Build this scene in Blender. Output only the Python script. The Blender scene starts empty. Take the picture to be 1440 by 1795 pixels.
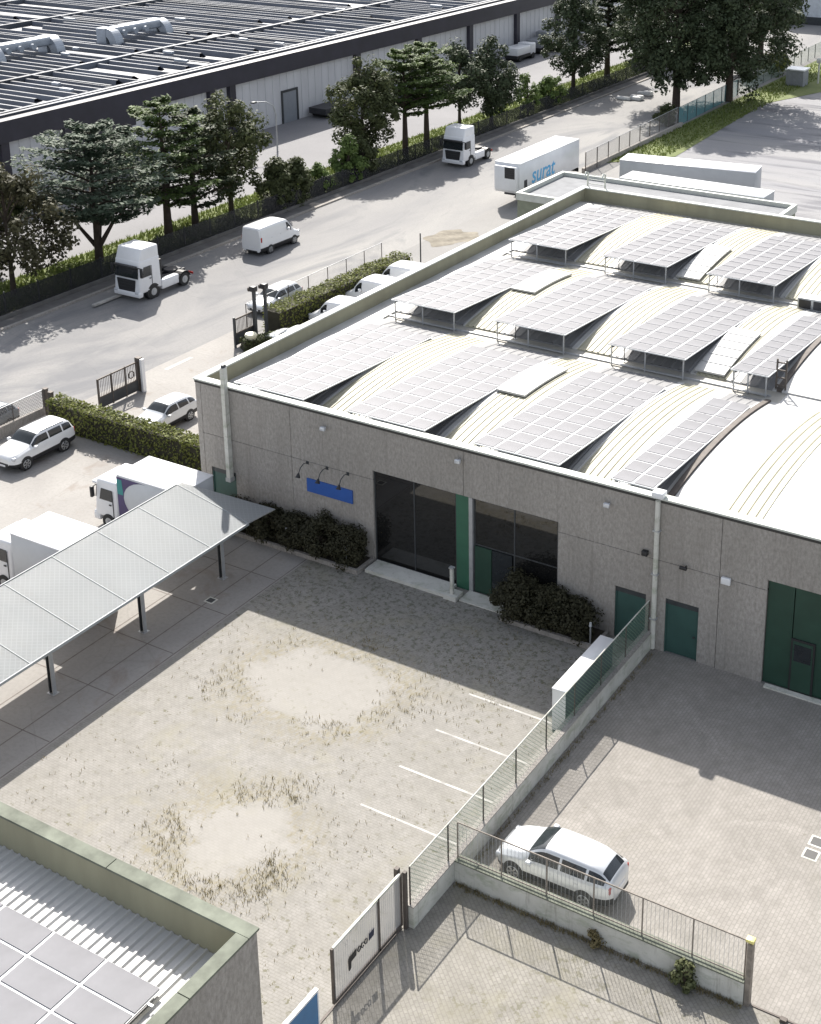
import bpy, bmesh, math, random
from math import radians as R, sin, cos, pi, sqrt
from mathutils import Vector, Matrix
random.seed(7)
SC = bpy.context.scene
COL = SC.collection

# ------------------------------------------------------------------ camera
cam_data = bpy.data.cameras.new('camera')
cam = bpy.data.objects.new('camera', cam_data)
COL.objects.link(cam)
cam.location = (0, 0, 34)
cam.rotation_euler = (R(90 - 18.5956), 0, R(30.3753))
cam_data.sensor_fit = 'HORIZONTAL'
cam_data.sensor_width = 36
cam_data.lens = 36 * 2488.09 / 1440
cam_data.shift_x = (720 - 868.41) / 1440
cam_data.shift_y = (480.95 - 897.5) / 1440
cam_data.clip_end = 4000
cam_data.clip_start = 0.5
SC.camera = cam

# ------------------------------------------------------------------ light
SUN_DIR = Vector((-0.70, 0.88, 1.0)).normalized()          # towards the sun
sun_elev = math.asin(SUN_DIR.z)
sun_az = math.atan2(SUN_DIR.x, SUN_DIR.y)                    # clockwise from +Y
w = bpy.data.worlds.new('World'); SC.world = w; w.use_nodes = True
nt = w.node_tree
bg = nt.nodes['Background']
sky = nt.nodes.new('ShaderNodeTexSky'); sky.sky_type = 'NISHITA'; sky.sun_disc = False
sky.sun_elevation = sun_elev; sky.sun_rotation = sun_az
sky.dust_density = 2.0; sky.air_density = 1.0; sky.ozone_density = 1.0
hs = nt.nodes.new('ShaderNodeHueSaturation'); hs.inputs['Saturation'].default_value = 0.42
nt.links.new(sky.outputs[0], hs.inputs['Color']); nt.links.new(hs.outputs[0], bg.inputs[0]); bg.inputs[1].default_value = 0.115
sl = bpy.data.lights.new('sun', 'SUN'); sl.energy = 4.3; sl.angle = R(0.53); sl.color = (1.0, 0.95, 0.875)
so = bpy.data.objects.new('sun', sl); COL.objects.link(so)
so.location = (-60, 80, 120)
so.rotation_euler = SUN_DIR.to_track_quat('Z', 'Y').to_euler()
SC.view_settings.view_transform = 'Standard'
SC.view_settings.look = 'None'
SC.view_settings.gamma = 1.0
SC.view_settings.exposure = 1.1
SC.render.engine = 'CYCLES'
SC.cycles.max_bounces = 6
SC.cycles.transparent_max_bounces = 24

# ------------------------------------------------------------------ materials
MATS = {}
def nmat(name):
    m = bpy.data.materials.new(name); m.use_nodes = True
    MATS[name] = m
    return m, m.node_tree, m.node_tree.nodes['Principled BSDF']
def N(t, kind, **kw):
    n = t.nodes.new(kind)
    for k, v in kw.items():
        if k in n.inputs.keys() if hasattr(n, 'inputs') else False: n.inputs[k].default_value = v
        else: setattr(n, k, v)
    return n
def mixc(t, fac, a, b, mode='MIX'):
    n = t.nodes.new('ShaderNodeMix'); n.data_type = 'RGBA'; n.blend_type = mode
    for s, v in ((0, fac), (6, a), (7, b)):
        if hasattr(v, 'is_linked'): t.links.new(v, n.inputs[s])
        else:
            if s: v = (*v[:3], 1)
            n.inputs[s].default_value = v
    return n.outputs[2]
def mathn(t, op, a, b=0.0, clamp=False):
    n = t.nodes.new('ShaderNodeMath'); n.operation = op; n.use_clamp = clamp
    for i, v in enumerate((a, b)):
        if hasattr(v, 'is_linked'): t.links.new(v, n.inputs[i])
        else: n.inputs[i].default_value = v
    return n.outputs[0]
def ramp(t, v, lo, hi):
    n = t.nodes.new('ShaderNodeMapRange'); n.inputs[1].default_value = lo; n.inputs[2].default_value = hi
    t.links.new(v, n.inputs[0]); return n.outputs[0]
def coords(t, scale=(1, 1, 1), loc=(0, 0, 0), rot=(0, 0, 0)):
    tc = t.nodes.new('ShaderNodeTexCoord'); mp = t.nodes.new('ShaderNodeMapping')
    mp.inputs['Scale'].default_value = scale; mp.inputs['Location'].default_value = loc; mp.inputs['Rotation'].default_value = rot
    t.links.new(tc.outputs['Object'], mp.inputs[0]); return mp.outputs[0]
def noise(t, vec, scale, detail=4, rough=0.55, dist=0.0):
    n = t.nodes.new('ShaderNodeTexNoise'); n.inputs['Scale'].default_value = scale
    n.inputs['Detail'].default_value = detail; n.inputs['Roughness'].default_value = rough; n.inputs['Distortion'].default_value = dist
    t.links.new(vec, n.inputs['Vector']); return n.outputs['Fac']
def bump(t, b, h, strength=0.3, dist=0.02):
    n = t.nodes.new('ShaderNodeBump'); n.inputs['Strength'].default_value = strength; n.inputs['Distance'].default_value = dist
    t.links.new(h, n.inputs['Height']); t.links.new(n.outputs[0], b.inputs['Normal'])
def mat(name, col, rough=0.6, metal=0.0, var=0.12, scale=2.0, bmp=0.0, spec=0.5, coat=0.0, streak=False):
    m, t, b = nmat(name)
    b.inputs['Roughness'].default_value = rough; b.inputs['Metallic'].default_value = metal
    b.inputs['Specular IOR Level'].default_value = spec
    b.inputs['Coat Weight'].default_value = coat
    v = coords(t, (1, 1, 0.25) if streak else (1, 1, 1))
    n1 = noise(t, v, scale, 5, 0.6)
    c = mixc(t, ramp(t, n1, 0.3, 0.7), [x * (1 - var) for x in col], [min(1, x * (1 + var)) for x in col])
    t.links.new(c, b.inputs['Base Color'])
    if bmp:
        bump(t, b, noise(t, coords(t), 40, 3), bmp, 0.01)
    return m

WHITE = mat('white_paint', (.72, .73, .75), .35, 0, .05, 1.2, coat=.3)
CARWHITE = mat('car_paint_white', (.74, .75, .76), .25, 0, .02, .8, coat=.6)
CARSILVER = mat('car_paint_silver', (.62, .64, .66), .28, .3, .03, .8, coat=.6)
CARGREY = mat('car_paint_grey', (.16, .18, .2), .3, .3, .05, .8, coat=.6)
TRIM = mat('black_plastic', (.02, .02, .022), .5, 0, .15, 5)
TYRE = mat('tyre_rubber', (.025, .025, .025), .8, 0, .2, 8)
ALLOY = mat('alloy_rim', (.45, .46, .47), .35, .7, .1, 6)
GLASSD = mat('dark_glass', (.018, .022, .026), .06, 0, .2, 2, spec=.7)
GLASSW = mat('windscreen_glass', (.025, .03, .033), .05, 0, .3, 3, spec=.5)
LAMPC = mat('clear_lamp', (.6, .62, .65), .15, .2, .1, 8)
LAMPR = mat('red_lamp', (.35, .03, .025), .2, 0, .1, 8)
CHASSIS = mat('chassis_metal', (.05, .05, .055), .6, .3, .25, 3)
def conc_mat():
    m, t, b = nmat('concrete_wall'); b.inputs['Roughness'].default_value = .9; b.inputs['Specular IOR Level'].default_value = .2
    big = ramp(t, noise(t, coords(t, (1, 1, .35)), .45, 5, .6, .4), .3, .7)
    c = mixc(t, big, (.315, .295, .27), (.41, .385, .36))
    fine = ramp(t, noise(t, coords(t, (1, 1, .5)), 9, 5, .75), .38, .66)
    c = mixc(t, mathn(t, 'MULTIPLY', fine, .7), c, (.20, .185, .168))
    st = ramp(t, noise(t, coords(t, (2.2, 2.2, .12)), 1.1, 6, .7), .55, .75)
    c = mixc(t, mathn(t, 'MULTIPLY', st, .5), c, (.165, .15, .135))
    t.links.new(c, b.inputs['Base Color']); bump(t, b, fine, .4, .02)
    return m
CONC = conc_mat()
def lowwall_mat():
    m, t, b = nmat('pale_concrete'); b.inputs['Roughness'].default_value = .9; b.inputs['Specular IOR Level'].default_value = .2
    v = coords(t)
    c = mixc(t, ramp(t, noise(t, v, .9, 5, .65), .3, .7), (.50, .495, .45), (.64, .635, .59))
    mo = ramp(t, noise(t, coords(t, (1, 1, 2)), 1.3, 6, .7, .5), .50, .66)
    c = mixc(t, mathn(t, 'MULTIPLY', mo, .55), c, (.26, .30, .20))
    st = ramp(t, noise(t, coords(t, (2.5, 2.5, .25), (5, 0, 0)), 1.4, 6, .75), .56, .72)
    c = mixc(t, mathn(t, 'MULTIPLY', st, .5), c, (.19, .17, .14))
    t.links.new(c, b.inputs['Base Color']); bump(t, b, noise(t, v, 14, 4), .3, .01)
    return m
CONCL = lowwall_mat()
DARKGAP = mat('dark_gap', (.05, .048, .045), .9, 0, .1, 2)  # dark backing colour for open joints, bays and drip edges
COPING = mat('coping_metal', (.50, .52, .48), .6, 0, .1, 2.5)
GREENCAP = mat('green_coping', (.16, .172, .14), .8, 0, .3, 1.5, spec=.15)
PARAIN = mat('parapet_render', (.29, .275, .19), .8, 0, .12, .9, .1, streak=True)
ROOFW = mat('white_roof_sheet', (.46, .458, .45), .5, 0, .16, .5)
ROOFG = mat('grey_roof_felt', (.22, .225, .235), .85, 0, .15, .8, spec=.2)
ROOFC = mat('cream_roof_sheet', (.375, .355, .265), .6, 0, .16, .6)
ROOFUNDER = mat('array_shade_roof_sheet', (.20, .20, .205), .7, 0, .15, .8)  # dark tone stands in for the shade below the solar arrays
GUTTER = mat('gutter_sheet', (.36, .345, .31), .6, .1, .25, .7)
PANEL = mat('solar_glass', (.175, .175, .188), .62, 0, .16, .45, spec=.2)
PFRAME = mat('solar_frame', (.60, .61, .62), .5, .1, .05, 2)
STEEL = mat('galvanised_steel', (.42, .43, .44), .5, .4, .12, 3)
SEAM = mat('canopy_edge_trim', (.30, .32, .33), .6, 0, .15, 2)
DARKSTEEL = mat('dark_steel', (.055, .06, .065), .55, .3, .2, 3)
GREENDOOR = mat('green_door', (.035, .085, .075), .5, 0, .12, 1.2)
GREENDARK = mat('dark_green_panel', (.016, .05, .034), .5, 0, .15, 1.0)
GREENMID = mat('green_pillar', (.035, .12, .075), .5, 0, .12, 1.0)
GLASSF = mat('facade_glass', (.012, .012, .012), .02, 0, .2, .8, spec=1.0)
BLUE = mat('blue_sign', (.03, .10, .36), .45, 0, .06, 2)
BLUE2 = mat('blue_board', (.035, .14, .30), .5, 0, .1, 2)
LBLUE = mat('sky_blue_lettering', (.07, .38, .68), .45, 0, .1, 2)
BARK = mat('bark', (.055, .04, .03), .9, 0, .3, 3, .4)
WALLW = mat('white_corrugated_wall', (.62, .62, .64), .6, 0, .08, .6, streak=True)
FASCIA = mat('dark_fascia', (.032, .030, .044), .5, 0, .2, .5)
WHROOF = mat('dark_sawtooth_roof', (.10, .11, .135), .5, 0, .3, .3)
WHRIB = mat('roof_rib_sheet', (.085, .095, .113), .6, .1, .6, .12)
DUCT = mat('duct_sheet', (.34, .37, .41), .4, .3, .12, 1.0)
PURPLE = mat('purple_livery', (.05, .035, .12), .4, 0, .1, 2)
TEAL = mat('teal_livery', (.02, .22, .22), .4, 0, .1, 2)
BOXSIDE = mat('box_side_grey', (.52, .54, .56), .5, 0, .05, .7)
RUST = mat('rusty_steel', (.10, .085, .075), .7, .2, .25, 3)
RUSTL = mat('weathered_rail', (.24, .21, .18), .7, 0, .3, 4)
YELLOW = mat('pale_yellow_lamp', (.75, .68, .25), .4, 0, .1, 4)
BEIGE = mat('beige_plastic', (.62, .60, .45), .5, 0, .1, 3)
NAVY = mat('navy_cladding', (.035, .045, .075), .55, 0, .12, 1.5)
BOOTH = mat('booth_grey', (.22, .23, .25), .6, 0, .12, 2)
BAGS = mat('white_bags', (.62, .62, .6), .6, 0, .1, 3)
MARK = mat('road_paint', (.38, .37, .35), .8, 0, .35, 1.6)
SOIL = mat('planter_soil', (.05, .042, .03), .95, 0, .3, 3)
TRLSIDE = mat('curtain_grey', (.40, .41, .42), .6, 0, .07, .8)

def canopy_mat():
    m, t, b = nmat('canopy_panel')
    v = coords(t)
    br = t.nodes.new('ShaderNodeTexBrick'); br.offset = 0
    br.inputs['Scale'].default_value = 1; br.inputs['Brick Width'].default_value = .19; br.inputs['Row Height'].default_value = .19
    br.inputs['Mortar Size'].default_value = .02; br.inputs['Mortar Smooth'].default_value = .6
    t.links.new(coords(t, (1, 1, 0), rot=(0, 0, R(45))), br.inputs['Vector'])
    n = ramp(t, noise(t, v, .5, 5, .6), .3, .7); d = ramp(t, noise(t, coords(t, (.4, 2.5, 1)), 1.2, 5, .7), .5, .75)
    c = mixc(t, n, (.215, .24, .258), (.265, .29, .308))
    c = mixc(t, mathn(t, 'MULTIPLY', d, .25), c, (.17, .175, .17))
    c = mixc(t, mathn(t, 'MULTIPLY', br.outputs['Fac'], .45), c, (.45, .48, .50))
    t.links.new(c, b.inputs['Base Color']); b.inputs['Roughness'].default_value = .55; b.inputs['Specular IOR Level'].default_value = .2
    tr = t.nodes.new('ShaderNodeBsdfTranslucent'); tr.inputs['Color'].default_value = (.82, .77, .71, 1)
    mx = t.nodes.new('ShaderNodeMixShader'); mx.inputs[0].default_value = .42
    t.links.new(b.outputs[0], mx.inputs[1]); t.links.new(tr.outputs[0], mx.inputs[2])
    t.links.new(mx.outputs[0], t.nodes['Material Output'].inputs['Surface'])
    return m
CANOPY = canopy_mat()

def ground_mat(name, a, b_, scale, rough=.9, stain=None, fine=6.0, stretch=None, bmpv=.25):
    m, t, b = nmat(name)
    v = coords(t)
    big = ramp(t, noise(t, coords(t, stretch or (1, 1, 1)), scale, 6, .6, .6), .32, .68)
    c = mixc(t, big, a, b_)
    f = noise(t, v, fine, 6, .7)
    c = mixc(t, mathn(t, 'MULTIPLY', ramp(t, f, .45, .75), .35), c, [x * .55 for x in a])
    if stain:
        s = ramp(t, noise(t, coords(t, stretch or (1, 1, 1), (31, 7, 0)), stain[0], 5, .65, 1.2), stain[1], stain[1] + .13)
        c = mixc(t, mathn(t, 'MULTIPLY', s, stain[3] if len(stain) > 3 else .6), c, stain[2])
    # fine cracks
    vo = t.nodes.new('ShaderNodeTexVoronoi'); vo.feature = 'DISTANCE_TO_EDGE'; vo.inputs['Scale'].default_value = .22
    nn = t.nodes.new('ShaderNodeTexNoise'); nn.inputs['Scale'].default_value = .8; nn.inputs['Detail'].default_value = 5
    t.links.new(v, nn.inputs['Vector'])
    mx = mixc(t, .25, v, nn.outputs['Color'])
    t.links.new(v, vo.inputs['Vector']); t.links.new(mx, vo.inputs['Vector'])
    cr = ramp(t, vo.outputs['Distance'], .006, .0)
    c = mixc(t, mathn(t, 'MULTIPLY', cr, .16), c, [x * .4 for x in a])
    t.links.new(c, b.inputs['Base Color']); b.inputs['Roughness'].default_value = rough
    bump(t, b, f, bmpv, .02)
    return m
GROUND = ground_mat('ground_concrete', (.205, .20, .195), (.25, .243, .233), .12)
STREET = ground_mat('street_asphalt', (.185, .183, .187), (.26, .253, .242), .14, stain=(.13, .50, (.125, .128, .138), .8), stretch=(1, .35, 1))
LOT = ground_mat('lot_asphalt', (.215, .215, .23), (.27, .265, .262), .10, stain=(.13, .50, (.11, .11, .125), .85), stretch=(.35, 2.4, 1))
LOADING = ground_mat('loading_concrete', (.175, .173, .182), (.215, .212, .218), .10)
SLAB = ground_mat('yard_slab_concrete', (.255, .243, .23), (.305, .292, .275), .25, stain=(.4, .56, (.20, .165, .14), .6))

def paver_mat(name, ca, cb, cm, bw, bh, rot, patches=(), weed=.5, weedcol=(.10, .095, .05), moss=.5, mossthr=.54, near=None):
    m, t, b = nmat(name)
    v = coords(t)
    br = t.nodes.new('ShaderNodeTexBrick')
    br.inputs['Scale'].default_value = 1.0; br.inputs['Brick Width'].default_value = bw; br.inputs['Row Height'].default_value = bh
    br.inputs['Mortar Size'].default_value = .018; br.inputs['Mortar Smooth'].default_value = .3
    br.inputs['Color1'].default_value = (*ca, 1); br.inputs['Color2'].default_value = (*cb, 1); br.inputs['Mortar'].default_value = (*cm, 1)
    t.links.new(coords(t, rot=(0, 0, rot)), br.inputs['Vector'])
    big = ramp(t, noise(t, v, .16, 5, .6, .8), .3, .7)
    c = mixc(t, mathn(t, 'MULTIPLY', big, .3), br.outputs['Color'], [x * .80 for x in ca], 'MIX')
    c = mixc(t, .45, c, [(ca[i] + cb[i]) / 2 for i in range(3)])
    wide = ramp(t, noise(t, coords(t, (1, 1, 1), (17, 3, 0)), .5, 6, .7, 1.0), .40, .68)
    c = mixc(t, mathn(t, 'MULTIPLY', wide, .48), c, [cm[0] * 1.0, cm[1] * 1.0, cm[2] * .98])
    md = ramp(t, noise(t, v, 2.2, 6, .75), .42, .70)
    c = mixc(t, mathn(t, 'MULTIPLY', md, .5), c, [ca[0] * .50, ca[1] * .50, ca[2] * .48])
    # weeds and moss grown in the joints
    sp = ramp(t, noise(t, v, 3.2, 3, .7), mossthr + .05, mossthr + .10)
    zone = ramp(t, noise(t, v, .28, 3, .6), .38, .62)
    c = mixc(t, mathn(t, 'MULTIPLY', mathn(t, 'MULTIPLY', sp, zone), weed), c, weedcol)
    if near is not None:
        sx_ = t.nodes.new('ShaderNodeSeparateXYZ'); t.links.new(v, sx_.inputs[0])
        band = ramp(t, mathn(t, 'ADD', sx_.outputs['Y'], mathn(t, 'MULTIPLY', noise(t, v, .4, 4), 3.0)), near + 0.0, near + 3.0)
        sp2 = ramp(t, noise(t, v, 4.2, 4, .75), .50, .60)
        c = mixc(t, mathn(t, 'MULTIPLY', mathn(t, 'MULTIPLY', sp2, band), .75), c, (.085, .09, .06))
    mo = ramp(t, noise(t, v, .35, 5, .7, .5), mossthr, mossthr + .16)
    c = mixc(t, mathn(t, 'MULTIPLY', mo, moss), c, (.235, .22, .16))
    for (px, py, pr, sx) in patches:
        mp = t.nodes.new('ShaderNodeMapping'); tc = t.nodes.new('ShaderNodeTexCoord')
        t.links.new(tc.outputs['Object'], mp.inputs[0])
        mp.vector_type = 'TEXTURE'; mp.inputs['Location'].default_value = (px, py, 0); mp.inputs['Scale'].default_value = (sx, 1, 1)
        ln = t.nodes.new('ShaderNodeVectorMath'); ln.operation = 'LENGTH'; t.links.new(mp.outputs[0], ln.inputs[0])
        d = mathn(t, 'ADD', ln.outputs['Value'], mathn(t, 'MULTIPLY', mathn(t, 'SUBTRACT', noise(t, v, .40, 8, .75), .5), 6.0))
        ring = mathn(t, 'MULTIPLY', ramp(t, d, pr + 1.8, pr + .2), ramp(t, d, pr - .1, pr + .2))
        c = mixc(t, mathn(t, 'MULTIPLY', mathn(t, 'MULTIPLY', ring, ramp(t, noise(t, coords(t, (2.2, 1, 1)), 3.0, 4, .7), .42, .62)), .65), c, (.20, .17, .09))
        c = mixc(t, mathn(t, 'MULTIPLY', ramp(t, d, pr + .5, pr - .5), .55), c, (.30, .286, .264))
    t.links.new(c, b.inputs['Base Color']); b.inputs['Roughness'].default_value = .92
    bump(t, b, br.outputs['Fac'], -.35, .012)
    return m
YARD = paver_mat('yard_pavers', (.285, .273, .254), (.255, .244, .226), (.185, .175, .155), .22, .11, 0,
                 patches=((-30.9, 38.7, 2.5, 1.15), (-28.1, 30.1, 1.9, 1.0)), weed=.75, near=41.5)
NYARD = paver_mat('neighbour_pavers', (.335, .314, .288), (.275, .258, .238), (.155, .145, .132), .24, .13, R(90), weed=.35, moss=.15, mossthr=.6)
FORE = paver_mat('forecourt_pavers', (.30, .285, .255), (.24, .227, .203), (.13, .122, .106), .24, .13, R(40), weed=.5, moss=.45, mossthr=.5)

def leaf_mat(name, a, b_, trans=.25):
    m, t, b = nmat(name)
    tc = t.nodes.new('ShaderNodeTexCoord')
    n = noise(t, tc.outputs['Object'], .55, 5, .7)
    geo = t.nodes.new('ShaderNodeNewGeometry')
    f = mathn(t, 'ADD', mathn(t, 'MULTIPLY', n, .6), mathn(t, 'MULTIPLY', geo.outputs['Random Per Island'], .4))
    c = mixc(t, ramp(t, f, .25, .75), a, b_)
    t.links.new(c, b.inputs['Base Color']); b.inputs['Roughness'].default_value = .65
    b.inputs['Specular IOR Level'].default_value = .25
    tr = t.nodes.new('ShaderNodeBsdfTranslucent'); t.links.new(c, tr.inputs['Color'])
    mx = t.nodes.new('ShaderNodeMixShader'); mx.inputs[0].default_value = trans
    t.links.new(b.outputs[0], mx.inputs[1]); t.links.new(tr.outputs[0], mx.inputs[2])
    t.links.new(mx.outputs[0], t.nodes['Material Output'].inputs['Surface'])
    return m
L_CEDAR = leaf_mat('cedar_needles', (.046, .072, .046), (.115, .150, .102))
L_GREEN = leaf_mat('green_needles', (.040, .072, .020), (.125, .175, .052))
L_DARK = leaf_mat('dark_leaves', (.030, .044, .022), (.066, .086, .042), .12)
L_BROAD = leaf_mat('broad_leaves', (.040, .052, .022), (.098, .112, .046))
L_BROWN = leaf_mat('bronze_leaves', (.042, .042, .022), (.098, .092, .050))
L_LIGHT = leaf_mat('light_leaves', (.065, .105, .028), (.16, .22, .065))
L_HEDGE = leaf_mat('hedge_leaves', (.085, .105, .025), (.21, .225, .06))
L_SHRUB = leaf_mat('planter_leaves', (.028, .028, .015), (.065, .062, .034))
L_GRASS = leaf_mat('grass_blades', (.10, .14, .032), (.19, .22, .07))
L_WEED = leaf_mat('dry_weeds', (.15, .125, .06), (.30, .25, .13), .3)
GRASSG = ground_mat('grass_soil', (.10, .13, .032), (.15, .175, .055), .5, fine=9)

def net_mat(name, col, alpha, wire=0):
    m, t, b = nmat(name)
    b.inputs['Base Color'].default_value = (*col, 1); b.inputs['Roughness'].default_value = .6
    n = noise(t, coords(t), 1.2, 4)
    tr = t.nodes.new('ShaderNodeBsdfTransparent')
    mx = t.nodes.new('ShaderNodeMixShader')
    al = mathn(t, 'ADD', mathn(t, 'MULTIPLY', mathn(t, 'SUBTRACT', n, .5), .35), alpha)
    if wire:
        sp = t.nodes.new('ShaderNodeSeparateXYZ'); t.links.new(coords(t), sp.inputs[0])
        h_ = mathn(t, 'ADD', sp.outputs['X'], sp.outputs['Y'])
        w1 = mathn(t, 'LESS_THAN', mathn(t, 'FRACT', mathn(t, 'MULTIPLY', mathn(t, 'ADD', h_, sp.outputs['Z']), 1 / wire)), .22)
        w2 = mathn(t, 'LESS_THAN', mathn(t, 'FRACT', mathn(t, 'MULTIPLY', mathn(t, 'SUBTRACT', h_, sp.outputs['Z']), 1 / wire)), .22)
        al = mathn(t, 'ADD', mathn(t, 'MULTIPLY', al, .55), mathn(t, 'MULTIPLY', mathn(t, 'MAXIMUM', w1, w2), .42))
    t.links.new(al, mx.inputs[0])
    t.links.new(tr.outputs[0], mx.inputs[1]); t.links.new(b.outputs[0], mx.inputs[2])
    t.links.new(mx.outputs[0], t.nodes['Material Output'].inputs['Surface'])
    return m
NETG = net_mat('green_chain_link', (.20, .30, .23), .38, .17)
NETL = net_mat('fine_grille', (.40, .42, .38), .12)
NETGY = net_mat('grey_chain_link', (.26, .25, .24), .40, .2)
NETD = net_mat('shade_dark_mesh', (.016, .017, .020), .58)  # see-through mesh; the tree shade behind it is put into its dark colour
NETT = net_mat('turquoise_screen', (.06, .24, .27), .62)
NETGATE = net_mat('gate_grille', (.55, .54, .53), .58)

# ------------------------------------------------------------------ mesh builder
class MB:
    def __init__(s): s.v = []; s.f = []; s.m = []; s.mats = []; s.smooth = []
    def mi(s, m):
        if m not in s.mats: s.mats.append(m)
        return s.mats.index(m)
    def add(s, vs, fs, m, smooth=False):
        o = len(s.v); s.v += [tuple(x) for x in vs]; k = s.mi(m)
        for f in fs: s.f.append([i + o for i in f]); s.m.append(k); s.smooth.append(smooth)
    def quad(s, a, b, c, d, m): s.add([a, b, c, d], [(0, 1, 2, 3)], m)
    def box(s, x0, x1, y0, y1, z0, z1, m):
        if x0 > x1: x0, x1 = x1, x0
        if y0 > y1: y0, y1 = y1, y0
        vs = [(x0, y0, z0), (x1, y0, z0), (x1, y1, z0), (x0, y1, z0), (x0, y0, z1), (x1, y0, z1), (x1, y1, z1), (x0, y1, z1)]
        s.add(vs, [(0, 3, 2, 1), (4, 5, 6, 7), (0, 1, 5, 4), (1, 2, 6, 5), (2, 3, 7, 6), (3, 0, 4, 7)], m)
    def bbox(s, x0, x1, y0, y1, z0, z1, m, r=.05, seg=2, fn=None):
        """box with rounded edges; fn may move its corners first (taper)"""
        bm = bmesh.new(); bmesh.ops.create_cube(bm, size=1)
        for v in bm.verts:
            p = [x0 + (v.co.x + .5) * (x1 - x0), y0 + (v.co.y + .5) * (y1 - y0), z0 + (v.co.z + .5) * (z1 - z0)]
            v.co = fn(p) if fn else p
        bmesh.ops.bevel(bm, geom=bm.edges[:], offset=r, segments=seg, affect='EDGES', profile=.5)
        bm.verts.index_update()
        s.add([v.co[:] for v in bm.verts], [[v.index for v in f.verts] for f in bm.faces], m, True); bm.free()
    def prism(s, pts, axis, a, b, m):
        """pts: outline in the two other axes; extruded along axis from a to b"""
        n = len(pts)
        def P(p, t): return {'x': (t, p[0], p[1]), 'y': (p[0], t, p[1]), 'z': (p[0], p[1], t)}[axis]
        vs = [P(p, a) for p in pts] + [P(p, b) for p in pts]
        fs = [(i, (i + 1) % n, n + (i + 1) % n, n + i) for i in range(n)] + [tuple(range(n - 1, -1, -1)), tuple(range(n, 2 * n))]
        s.add(vs, fs, m)
    def tube(s, pts, rad, m, n=8, caps=True):
        pts = [Vector(p) for p in pts]; rr = rad if isinstance(rad, (list, tuple)) else [rad] * len(pts)
        vs = []; fs = []; ref = None
        for i, p in enumerate(pts):
            d = (pts[min(i + 1, len(pts) - 1)] - pts[max(i - 1, 0)]).normalized()
            if ref is None:
                ref = Vector((1, 0, 0)) if abs(d.x) < .8 else Vector((0, 1, 0))
            u = d.cross(ref).normalized(); v = d.cross(u); ref = -u.cross(d) if False else ref
            for k in range(n):
                a = 2 * pi * k / n; vs.append(p + (u * cos(a) + v * sin(a)) * rr[i])
        for i in range(len(pts) - 1):
            for k in range(n):
                k2 = (k + 1) % n; fs.append((i * n + k, i * n + k2, (i + 1) * n + k2, (i + 1) * n + k))
        s.add(vs, fs, m, True)
        if caps:
            s.add(vs[:n], [tuple(range(n))], m); s.add(vs[-n:], [tuple(range(n - 1, -1, -1))], m)
    def disc(s, c, r, axis, h, m, n=20, ri=0):
        c = Vector(c); ax = {'x': Vector((1, 0, 0)), 'y': Vector((0, 1, 0)), 'z': Vector((0, 0, 1))}[axis]
        s.tube([c - ax * h / 2, c + ax * h / 2], r, m, n)
    def build(s, name, parent=None, loc=None, rotz=0):
        me = bpy.data.meshes.new(name)
        me.from_pydata(s.v, [], s.f)
        for m in s.mats: me.materials.append(m)
        me.polygons.foreach_set('material_index', s.m); me.polygons.foreach_set('use_smooth', s.smooth)
        me.update()
        o = bpy.data.objects.new(name, me); COL.objects.link(o)
        if parent: o.parent = parent
        if loc: o.location = loc
        if rotz: o.rotation_euler.z = rotz
        return o

def tag(o, label=None, cat=None, group=None, kind=None):
    if label: o['label'] = label
    if cat: o['category'] = cat
    if group: o['group'] = group
    if kind: o['kind'] = kind
    return o
def thing(name, label, cat, loc=(0, 0, 0), rz=0, group=None):
    o = bpy.data.objects.new(name, None); COL.objects.link(o); o.empty_display_size = .3
    o.location = loc; o.rotation_euler.z = rz
    return tag(o, label, cat, group)
def children(o): return [c for c in bpy.data.objects if c.parent == o]
def dup(root, loc, rz=0, label=None, group=None, scale=None):
    r = root.copy(); COL.objects.link(r); r.location = loc; r.rotation_euler.z = rz
    if scale: r.scale = scale
    if label: r['label'] = label
    if group: r['group'] = group
    for ch in children(root):
        c = ch.copy(); COL.objects.link(c); c.parent = r
        for g in children(ch):
            d = g.copy(); COL.objects.link(d); d.parent = c
    return r
def sheet(name, pts, z, m):
    b = MB(); b.add([(x, y, z) for x, y in pts], [tuple(range(len(pts)))], m)
    return tag(b.build(name), kind='structure')
def rect(name, x0, x1, y0, y1, z, m): return sheet(name, [(x0, y0), (x1, y0), (x1, y1), (x0, y1)], z, m)

# ------------------------------------------------------------------ the ground
PAVE = mat('dirty_pavement', (.13, .125, .12), .95, 0, .3, .7)
rect('ground', -1500, 900, -400, 2500, 0, GROUND)
rect('street', -73.5, -60.3, -60, 400, .004, STREET)
rect('yard_slab', -60.3, -37.4, -10, 68, .006, SLAB)
rect('yard_paving', -37.4, -20.75, -10, 47.9, .008, YARD)
rect('neighbour_yard', -20.75, 40, 32.3, 47.9, .010, NYARD)
rect('forecourt', -20.75, 40, -30, 32.3, .008, FORE)
rect('parking_lot', -55.2, 60, 106, 330, .004, LOT)
rect('loading_yard', -97.5, -81, 20, 400, .004, LOADING)
b = MB()
b.box(-75.0, -73.9, -60, 400, 0, .10, PAVE)
b.box(-73.9, -73.62, -60, 400, 0, .13, CONC)
tag(b.build('pavement'), kind='structure')
rect('grass_verge', -81.5, -75.0, -60, 400, .05, GRASSG)
sheet('grass_strip', [(-59.2, 122), (-54.2, 128), (-55.6, 157), (-51, 170), (-49, 200), (-59.6, 200)], .04, GRASSG)

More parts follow.
